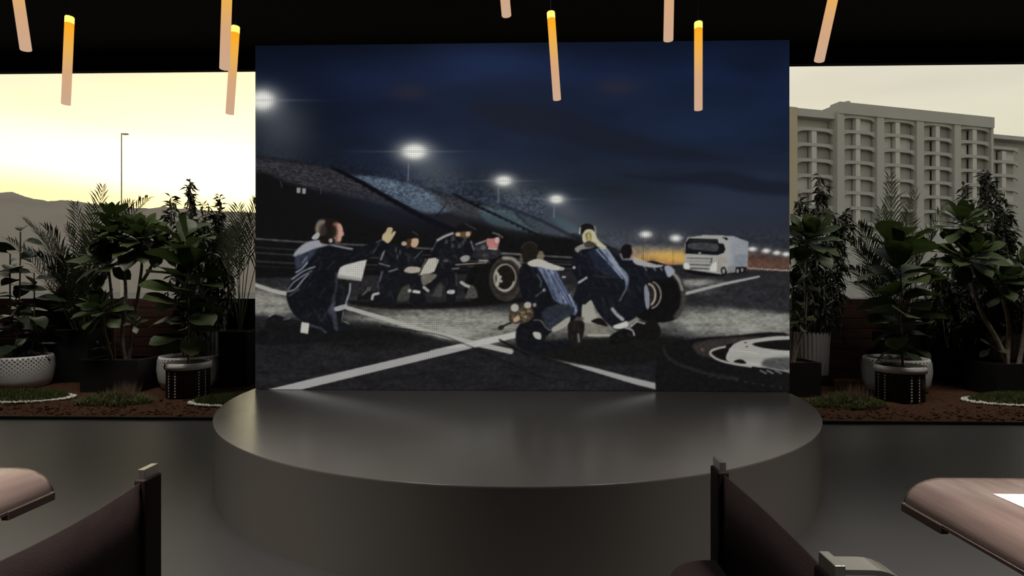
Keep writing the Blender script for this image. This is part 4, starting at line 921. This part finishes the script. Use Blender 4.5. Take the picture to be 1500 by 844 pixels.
SZ = .05       # soil level
def base_at(px, Y): p = WY(px, 500, Y); return Vector((p.x, p.y, SZ))

# ---- plant kinds
def rosette(root, c, axis, n, s, rr, flat=.5, up_leaves=4):
    axis = axis.normalized(); t = axis.orthogonal().normalized(); bi = axis.cross(t)
    ga = 2.39996; a = rr.random() * 6.28
    n = int(n * 1.45)
    for k in range(n):
        f = k / (n - 1); a += ga; el = 1.35 - 1.65 * f + rr.uniform(-.12, .12)
        d = (t * math.cos(a) + bi * math.sin(a)) * math.cos(el) + axis * math.sin(el)
        sc = s * (.62 + .38 * min(1, f * 2.2)) * rr.uniform(.88, 1.1)
        put_leaf(RO[0 if f < .3 else (1 if f < .7 else 2)], M_leafm, root, c + axis * (.05 - .12 * f) * s + d * .015, d, sc, rr.uniform(-.2, .2), axis)
def branch(root, pts, r0, r1, m=None):
    n = len(pts); MB().tube(pts, [r0 + (r1 - r0) * i / (n - 1) for i in range(n)], 8).build('trunk', m or M_bark, root)
def smooth_pts(pts, k=4): 
    P = [tuple(p_) for p_ in pts]; n = len(P); out = []
    for i in range(n - 1):
        p0, p1, p2, p3 = [np.array(P[j]) for j in (max(i - 1, 0), i, i + 1, min(i + 2, n - 1))]
        for j in range(k):
            t = j / k; out.append(Vector(.5 * (2 * p1 + (p2 - p0) * t + (2 * p0 - 5 * p1 + 4 * p2 - p3) * t * t + (3 * p1 - p0 - 3 * p2 + p3) * t ** 3)))
    out.append(Vector(P[-1])); return out
def frond(root, p0, p1, arch, rr, leaflet=.30, n=30, width=.016, start=.22):
    p0 = Vector(p0); p1 = Vector(p1); mid = (p0 + p1) / 2 + Vector((0, 0, arch)); b = MB(); pts = []
    for i in range(n + 1):
        t = i / n; pts.append((p0 * (1 - t) + mid * t) * (1 - t) + (mid * (1 - t) + p1 * t) * t)
    o = root.location; pts = [p_ - o for p_ in pts]
    b.tube(pts[::3] + ([pts[-1]] if n % 3 else []), [.011 * (1 - .8 * i / (len(pts[::3]))) for i in range(len(pts[::3]) + (1 if n % 3 else 0))], 5, False)
    for i in range(n + 1):
        t = i / n
        if t < start: continue
        tan = (pts[min(i + 1, n)] - pts[max(i - 1, 0)]).normalized(); side = tan.cross(Vector((0, 0, 1)))
        if side.length < .15: side = Vector((1, 0, 0)) - tan * tan.x
        side.normalize(); up = side.cross(tan)
        ln = 1.4 * leaflet * math.sin(math.pi * (.18 + .76 * (t - start) / (1 - start))) ** .6 * rr.uniform(.85, 1.1)
        for s in (-1, 1):
            d = (tan * (1.0 + .5 * t) + side * s * .8 + up * rr.uniform(.1, .45)).normalized(); q = pts[i]; wv = tan.cross(d).cross(d).normalized() * width
            e1 = q + d * ln * .5; e2 = q + d * ln + Vector((0, 0, -ln * rr.uniform(.05, .28)))
            b.add([q - wv * .4, q + wv * .4, e1 + wv, e1 - wv, e2], [(0, 1, 2, 3), (3, 2, 4)])
    return b.build('frond', M_leafp, root)
def weeping(root, base, top, spread, zlow, rr, n_br=46, leafl=.15):
    """slender tree whose twigs arch out and hang with narrow leaves"""
    o = root.location; base = Vector(base); top = Vector(top)
    tr = [base + (top - base) * t + Vector((math.sin(t * 7) * .03, math.cos(t * 5) * .03, 0)) for t in [i / 8 for i in range(9)]]
    MB().tube([p_ - o for p_ in tr], [.024 - .0022 * i for i in range(9)], 7).build('trunk', M_bark, root)
    tw = MB(); fo = MB()
    def leaves(pts):
        for i in range(1, len(pts)):
            q = pts[i]; tan = (pts[i] - pts[i - 1]).normalized()
            for s in range(2):
                d = (tan * .6 + Vector((rr.uniform(-1, 1), rr.uniform(-1, 1), rr.uniform(-.9, .35)))).normalized(); l = leafl * rr.uniform(.7, 1.15)
                w = d.cross(Vector((rr.uniform(-1, 1), rr.uniform(-1, 1), 1))).normalized() * l * .17; e = q + d * l * .45; t2 = q + d * l + Vector((0, 0, -l * .22))
                V4 = [q, e + w, t2, e - w]
                for v_ in V4: v_.y = min(v_.y, 10.28)
                fo.add([v_ - o for v_ in V4], [(0, 1, 2, 3)])
    # several leaders: the main one and lower side shoots
    H0 = top.z - zlow; leads = [(top, 1.0, spread * .62)]
    for j, (dx, dy, fz) in enumerate(((-.75, -.2, .16), (.7, .1, .22), (.25, -.5, .34), (-.35, .4, .30))):
        leads.append((Vector((top.x + dx * spread, top.y + dy * spread * .6, top.z - H0 * fz)), .8, spread * .55))
    for (tp, wgt, spd) in leads:
        m_ = int(n_br * .55 * wgt); H = tp.z - zlow; foot = Vector((base.x * .6 + tp.x * .4, base.y * .6 + tp.y * .4, base.z))
        lead = [foot + (tp - foot) * t for t in [i / 6 for i in range(7)]]
        tw.tube([p_ - o for p_ in lead], [.014 - .0018 * i for i in range(7)], 5, False)
        for k in range(m_):
            f = (k + .5) / m_; z = tp.z - H * f * .96; u = (z - foot.z) / (tp.z - foot.z)
            q = foot + (tp - foot) * max(u, .05); q.z = z
            a = rr.random() * 6.28; r_ = spd * (.14 + .86 * min(1, f * 2.4) ** .7) * rr.uniform(.35, 1.15); d = Vector((math.cos(a), math.sin(a) * .75, 0))
            rise = .35 * rr.random() ** 2 + .03; pts = []
            for i in range(9):
                t = i / 8; pts.append(q + d * r_ * math.sin(t * 1.5) + Vector((0, 0, rise * math.sin(t * 2.6) - .24 * t * t * (1 + f))))
            for p_ in pts: p_.y = min(p_.y, 10.28)
            tw.tube([p_ - o for p_ in pts], [.005 - .0004 * i for i in range(9)], 4, False); leaves(pts)
        leaves([tp + Vector((rr.uniform(-.012, .012), 0, -.035 * (10 - i))) for i in range(11)])
    tw.build('twigs', M_bark, root); x = fo.build('foliage', M_leafw, root); x['kind'] = 'stuff'
def fiddle(root, p_base, p_top, leaves, rr):
    o = root.location; P = smooth_pts([p_base, (Vector(p_base) * .5 + Vector(p_top) * .5) + Vector((.02, 0, 0)), p_top])
    MB().tube([p_ - o for p_ in P], [.016 - .001 * i for i in range(len(P))], 8).build('stem', M_bark, root)
    a = 0.6
    for k in range(leaves):
        f = k / (leaves - 1); q = Vector(p_base) + (Vector(p_top) - Vector(p_base)) * (.16 + .84 * f); a += 2.39996
        el = R(-8 + 70 * f) + rr.uniform(-.45, .35) * (.4 + .6 * min(1, f * 3))
        d = Vector((math.cos(a) * math.cos(el), math.sin(a) * math.cos(el), math.sin(el))); s = (.50 + .56 * math.sin(math.pi * min(1, .12 + f * .70))) * rr.uniform(.9, 1.12)
        put_leaf(FI[rr.randrange(3)], M_leafm, root, q, d, s, rr.uniform(-.5, .5))
def rubber(root, stems, rr, nl=12, s=1.0):
    o = root.location
    for (b, t) in stems:
        b = Vector(b); t = Vector(t); P = smooth_pts([b, (b + t) / 2 + Vector((rr.uniform(-.04, .04), 0, 0)), t]); MB().tube([p_ - o for p_ in P], .011, 7).build('stem', M_stem, root)
        a = rr.random() * 6
        for k in range(nl):
            f = .12 + .88 * k / (nl - 1); a += 2.39996; el = R(-8 + 34 * f) + rr.uniform(-.35, .35)
            d = Vector((math.cos(a) * math.cos(el), math.sin(a) * math.cos(el), math.sin(el))); put_leaf(RU[rr.randrange(3)], M_leafr, root, b + (t - b) * f, d, s * rr.uniform(.75, 1.05), rr.uniform(-.7, .7))

# ================= left side
rr = random.Random(21)
G_R = 'rubber plants in white dimpled bowls'; G_F = 'fiddle leaf figs in black perforated pots'; G_P = 'palms along the partition'; G_W = 'weeping small leaved trees'; G_T = 'branching rosette leaved plants in black boxes'
b0 = base_at(28, 9.15); t = thing('rubber_plant', b0, 'rubber plant with big oval leaves in a white dimpled bowl, far left', 'plant', G_R)
lattice_pot(t, .48, .53, (0, 0, 0))
rubber(t, [(b0 + Vector((-.10, 0, .45)), WY(15, 372, 9.1)), (b0 + Vector((.02, -.1, .45)), WY(30, 340, 9.0)), (b0 + Vector((.16, .05, .45)), WY(50, 400, 9.2)), (b0 + Vector((.0, .15, .45)), WY(22, 440, 9.2))], rr, 13, 1.08)

b0 = base_at(122, 9.85); t = thing('palm', b0, 'feathery palm behind the rosette plant, left of the light mast', 'palm', G_P)
box_pot(t, .62, .55, .92, (0, 0, 0))
c0 = b0 + Vector((0, 0, .85))
for (px, py, Y, ar) in ((38, 325, 9.4, .55), (12, 352, 9.7, .45), (55, 375, 9.3, .45), (72, 405, 9.9, .35), (84, 430, 9.4, .25), (112, 302, 9.9, .15), (98, 335, 9.6, .30), (150, 276, 10.0, .25), (215, 292, 9.7, .75), (172, 330, 9.9, .3), (60, 345, 9.9, .5), (135, 305, 9.6, .1), (190, 300, 9.9, .55), (95, 380, 9.3, .3)):
    frond(t, c0 + Vector((rr.uniform(-.1, .1), rr.uniform(-.1, .1), 0)), WY(px, py, Y), ar, rr, .34, 30, .013)
    if px < 120: frond(t, c0 + Vector((rr.uniform(-.1, .1), rr.uniform(-.1, .1), 0)), WY(px + rr.uniform(8, 40), py + rr.uniform(5, 35), Y - .1), ar, rr, .34, 26, .013)

b0 = base_at(180, 8.95); t = thing('rosette_plant', b0, 'pale branching plant with broad leaf rosettes in a black box, left of the screen', 'plant', G_T)
box_pot(t, .94, .62, .52, (0, 0, 0))
Yp = 8.85
for i, (path, s, n, ax) in enumerate((([(166, 536), (158, 505), (152, 480), (152, 455)], .92, 20, (-.2, -.5, 1)), ([(167, 536), (166, 490), (164, 440), (158, 385)], 1.05, 20, (-.2, -.7, 1)), ([(186, 536), (179, 495), (184, 440), (182, 400), (170, 345)], .95, 18, (-.2, -.1, 1)), ([(188, 536), (195, 480), (204, 420), (208, 385), (207, 352)], 1.15, 24, (.15, -.45, 1)), ([(182, 400), (172, 370), (164, 322)], .8, 14, (-.1, -.1, 1)), ([(204, 420), (222, 390), (232, 362)], .85, 16, (.4, -.5, 1)), ([(195, 480), (205, 465), (196, 474)], .4, 7, (.1, -.5, 1)), ([(166, 525), (158, 515), (152, 508)], .35, 5, (-.4, -.5, 1)))):
    Q = smooth_pts([WY(x, y, Yp + (.06 if i % 2 else -.05) - .03 * k) for k, (x, y) in enumerate(path)], 3)
    branch(t, [p_ - b0 for p_ in Q], .030 if i < 6 else .012, .018 if i < 6 else .008); rosette(t, Q[-1], Vector(ax), n, s, rr)

b0 = base_at(277, 9.22); t = thing('weeping_tree', b0, 'spire-topped small leaved tree in a white dimpled bowl behind the left fiddle leaf fig', 'tree', G_W)
lattice_pot(t, .47, .53, (0, 0, 0))
weeping(t, b0 + Vector((0, .1, .48)), WY(278, 266, 9.3), .42, 1.1, rr, 50)
b0 = base_at(276, 8.40); t = thing('fiddle_leaf_fig', b0, 'fiddle leaf fig in a white rimmed black pot beside the left end of the stage', 'plant', G_F)
perforated_pot(t, .30, .53, (0, 0, 0)); fiddle(t, b0 + Vector((0, 0, .48)), WY(272, 350, 8.4), 34, rr)
b0 = base_at(296, 9.90); t = thing('weeping_tree', b0, 'dark small leaved tree in a tall grey fluted pot, left of the screen', 'tree', G_W)
fluted_pot(t, .36, .72, (0, 0, 0), .2); weeping(t, b0 + Vector((0, 0, .88)), WY(322, 300, 9.75), .38, 1.3, rr, 52)
b0 = base_at(352, 9.55); t = thing('palm', b0, 'dark palm tucked against the left edge of the screen', 'palm', G_P)
box_pot(t, .5, .5, .92, (0, 0, 0)); c0 = b0 + Vector((0, 0, .85))
for (px, py, Y, ar) in ((349, 306, 9.6, .15), (378, 296, 9.5, .35), (362, 318, 9.8, .15), (395, 330, 9.5, .4), (322, 350, 9.6, .35), (345, 345, 9.4, .2)):
    frond(t, c0, WY(px, py, Y), ar, rr, .36, 28, .015, .48)

# ================= right side
b0 = base_at(1166, 8.85); t = thing('rosette_plant', b0, 'branching plant with a broad leaf rosette close to the right edge of the screen', 'plant', G_T)
box_pot(t, .50, .55, .52, (0, 0, 0))
for i, (path, s, n, ax) in enumerate((([(1160, 540), (1168, 505), (1178, 475), (1181, 420), (1182, 352)], 1.12, 26, (.05, -.55, 1)), ([(1164, 520), (1176, 490), (1172, 468)], .55, 9, (-.1, -.6, 1)), ([(1160, 540), (1160, 470), (1162, 420)], .8, 13, (-.1, -.5, 1)))):
    Q = smooth_pts([WY(x, y, 8.8 - .03 * k + .05 * i) for k, (x, y) in enumerate(path)], 3); branch(t, [p_ - b0 for p_ in Q], .032 if i != 1 else .016, .018 if i != 1 else .01); rosette(t, Q[-1], Vector(ax), n, s, rr)
b0 = base_at(1188, 9.75); t = thing('weeping_tree', b0, 'weeping small leaved tree in a grey fluted pot, right of the screen', 'tree', G_W)
fluted_pot(t, .30, .74, (0, 0, 0), .17); weeping(t, b0 + Vector((0, 0, .85)), WY(1204, 276, 9.75), .55, 1.25, rr, 76); 
b0 = base_at(1312, 9.85); t = thing('palm', b0, 'feathery palm behind the right fiddle leaf fig, fronds before the building', 'palm', G_P)
box_pot(t, .5, .5, .9, (0, 0, 0)); c0 = b0 + Vector((0, 0, .85))
for (px, py, Y, ar) in ((1303, 262, 9.9, .15), (1340, 285, 9.9, .25), (1386, 302, 9.8, .45), (1258, 332, 9.6, .45), (1244, 352, 9.7, .5), (1246, 395, 9.4, .4), (1252, 415, 9.3, .35), (1330, 320, 9.8, .1), (1370, 345, 9.5, .4), (1262, 370, 9.4, .4), (1290, 310, 9.9, .1), (1390, 390, 9.5, .3)):
    frond(t, c0, WY(px, py, Y), ar, rr, .36, 30, .014)
b0 = base_at(1312, 9.2); t = thing('rubber_plant', b0, 'rubber plant in a white dimpled bowl behind the right fiddle leaf fig', 'plant', G_R)
lattice_pot(t, .49, .53, (0, 0, 0)); rubber(t, [(b0 + Vector((-.12, 0, .45)), WY(1296, 430, 9.2)), (b0 + Vector((.12, 0, .45)), WY(1345, 400, 9.2))], rr, 9, .95)
b0 = base_at(1318, 8.38); t = thing('fiddle_leaf_fig', b0, 'fiddle leaf fig in a white rimmed black pot, in front of the apartment building', 'plant', G_F)
perforated_pot(t, .31, .52, (0, 0, 0)); fiddle(t, b0 + Vector((.04, 0, .46)), WY(1316, 350, 8.4), 34, rr)
b0 = base_at(1398, 10.02); t = thing('weeping_tree', b0, 'low dark small leaved tree between the palm and the rightmost rosette plant', 'tree', G_W)
box_pot(t, .42, .42, .62, (0, 0, 0)); weeping(t, b0 + Vector((0, 0, .55)), WY(1398, 372, 10.0), .48, 1.0, rr, 52)
b0 = base_at(1482, 8.95); t = thing('rosette_plant', b0, 'leaning pale trunk with stacked leaf rosettes near the right edge', 'plant', G_T)
box_pot(t, .98, .62, .50, (0, 0, 0))
for i, (path, s, n, ax) in enumerate((([(1478, 540), (1462, 500), (1440, 462), (1428, 430), (1420, 400), (1416, 378)], 1.1, 22, (.0, -.75, 1)), ([(1428, 430), (1414, 390), (1409, 350), (1409, 328)], 1.0, 17, (.0, -.2, 1)), ([(1474, 545), (1478, 480), (1470, 440), (1463, 412)], .95, 18, (.1, -.5, 1)), ([(1490, 545), (1502, 480), (1504, 400)], 1.0, 16, (.0, -.4, 1)), ([(1474, 530), (1462, 515), (1455, 508)], .5, 6, (-.3, -.7, 1)))):
    Q = smooth_pts([WY(x, y, 8.85 - .02 * k + .04 * i) for k, (x, y) in enumerate(path)], 3); branch(t, [p_ - b0 for p_ in Q], .036 if i < 4 else .014, .02 if i < 4 else .008); rosette(t, Q[-1], Vector(ax), n, s, rr)
b0 = base_at(1480, 9.85); t = thing('weeping_tree', b0, 'tall weeping small leaved tree in a grey fluted pot at the right edge', 'tree', G_W)
fluted_pot(t, .33, .72, (0, 0, 0), .17); weeping(t, b0 + Vector((0, 0, .85)), WY(1444, 260, 9.8), .52, 1.2, rr, 80)

# ================= ground cover
def mound(name, px, py, rx, ry, label):
    c = WZ(px, py, SZ); root = thing(name, (c.x, c.y, SZ), label, 'grass', 'grass islands ringed with white pebbles')
    d = MB(); n = 40; prof = [(1.0, 0.0), (.9, .03), (.6, .065), (.3, .08), (0.001, .085)]
    vs = [(rx * f * math.cos(2 * math.pi * k / n), ry * f * math.sin(2 * math.pi * k / n), z) for f, z in prof for k in range(n)]
    d.add(vs, [(i * n + k, i * n + (k + 1) % n, (i + 1) * n + (k + 1) % n, (i + 1) * n + k) for i in range(4) for k in range(n)], True); d.build('mound', M_grass, root)
    g = MB()
    for k in range(5200):
        a = rr.random() * 6.283; f = math.sqrt(rr.random()) * .98; z = float(np.interp(f, [0, .3, .6, .9, 1], [.085, .08, .065, .03, 0])); h = rr.uniform(.03, .085); q = Vector((rx * f * math.cos(a), ry * f * math.sin(a), z - .005))
        w = Vector((rr.uniform(-1, 1), rr.uniform(-1, 1), 0)).normalized() * .006; tip = q + Vector((rr.uniform(-.03, .03), rr.uniform(-.03, .03), h)); g.add([q - w, q + w, tip], [(0, 1, 2)])
    g.build('turf', M_grass, root)['kind'] = 'stuff'
    p_ = MB()
    for k in range(620):
        a = rr.random() * 6.283; f = rr.uniform(.985, 1.10); s = rr.uniform(.012, .026); c_ = Vector((rx * f * math.cos(a), ry * f * math.sin(a), s * .35 + .002 + rr.random() * .012))
        rot = Matrix.Rotation(rr.random() * 6, 3, 'Z') @ Matrix.Rotation(rr.random() * 6, 3, 'X')
        o8 = [rot @ (Vector(v) * s) + c_ for v in ((1.2, 0, 0), (-1.2, 0, 0), (0, 1, 0), (0, -1, 0), (0, 0, .8), (0, 0, -.8))]
        p_.add(o8, [(0, 2, 4), (2, 1, 4), (1, 3, 4), (3, 0, 4), (2, 0, 5), (1, 2, 5), (3, 1, 5), (0, 3, 5)], True)
    p_.build('pebbles', M_pebble, root)['kind'] = 'stuff'
mound('grass_island', 30, 584, .72, .34, 'grass island ringed with white pebbles before the far left white bowl')
mound('grass_island', 345, 591, .62, .24, 'grass island ringed with white pebbles beside the left end of the stage')
mound('grass_island', 1498, 589, .76, .34, 'grass island ringed with white pebbles at the right edge')
def tuft(px, py, rx, ry, label):
    c = WZ(px, py, SZ); root = thing('ornamental_grass', (c.x, c.y, SZ), label, 'grass', 'loose tufts of ornamental grass')
    g = MB(); dry = MB()
    for k in range(2600):
        a = rr.random() * 6.283; f = math.sqrt(rr.random()); q = Vector((rx * f * math.cos(a), ry * f * math.sin(a), -.005)); h = rr.uniform(.06, .26) * (1.1 - .75 * f); w = Vector((rr.uniform(-1, 1), rr.uniform(-1, 1), 0)).normalized() * .005
        m_ = q + Vector((rr.uniform(-.05, .05), rr.uniform(-.05, .05), h * .6)); tip = m_ + Vector((rr.uniform(-.09, .09), rr.uniform(-.09, .09), h * .4)); (g if rr.random() < .86 else dry).add([q - w, q + w, m_ + w * .7, m_ - w * .7, tip], [(0, 1, 2, 3), (3, 2, 4)])
    for k in range(150):
        q = Vector((rx * rr.uniform(.0, .55), ry * rr.uniform(-.3, .3), 0)); h = rr.uniform(.2, .36); w = Vector((.004, 0, 0)); tip = q + Vector((rr.uniform(-.06, .10), rr.uniform(-.04, .04), h)); dry.add([q - w, q + w, tip], [(0, 1, 2)])
    g.build('green_blades', M_grass, root)['kind'] = 'stuff'; dry.build('dry_blades', M_dry, root)['kind'] = 'stuff'
tuft(168, 590, .56, .24, 'loose grass tuft with dry blades before the left black box planter')
tuft(1238, 594, .56, .26, 'loose grass tuft with dry blades right of the stage')
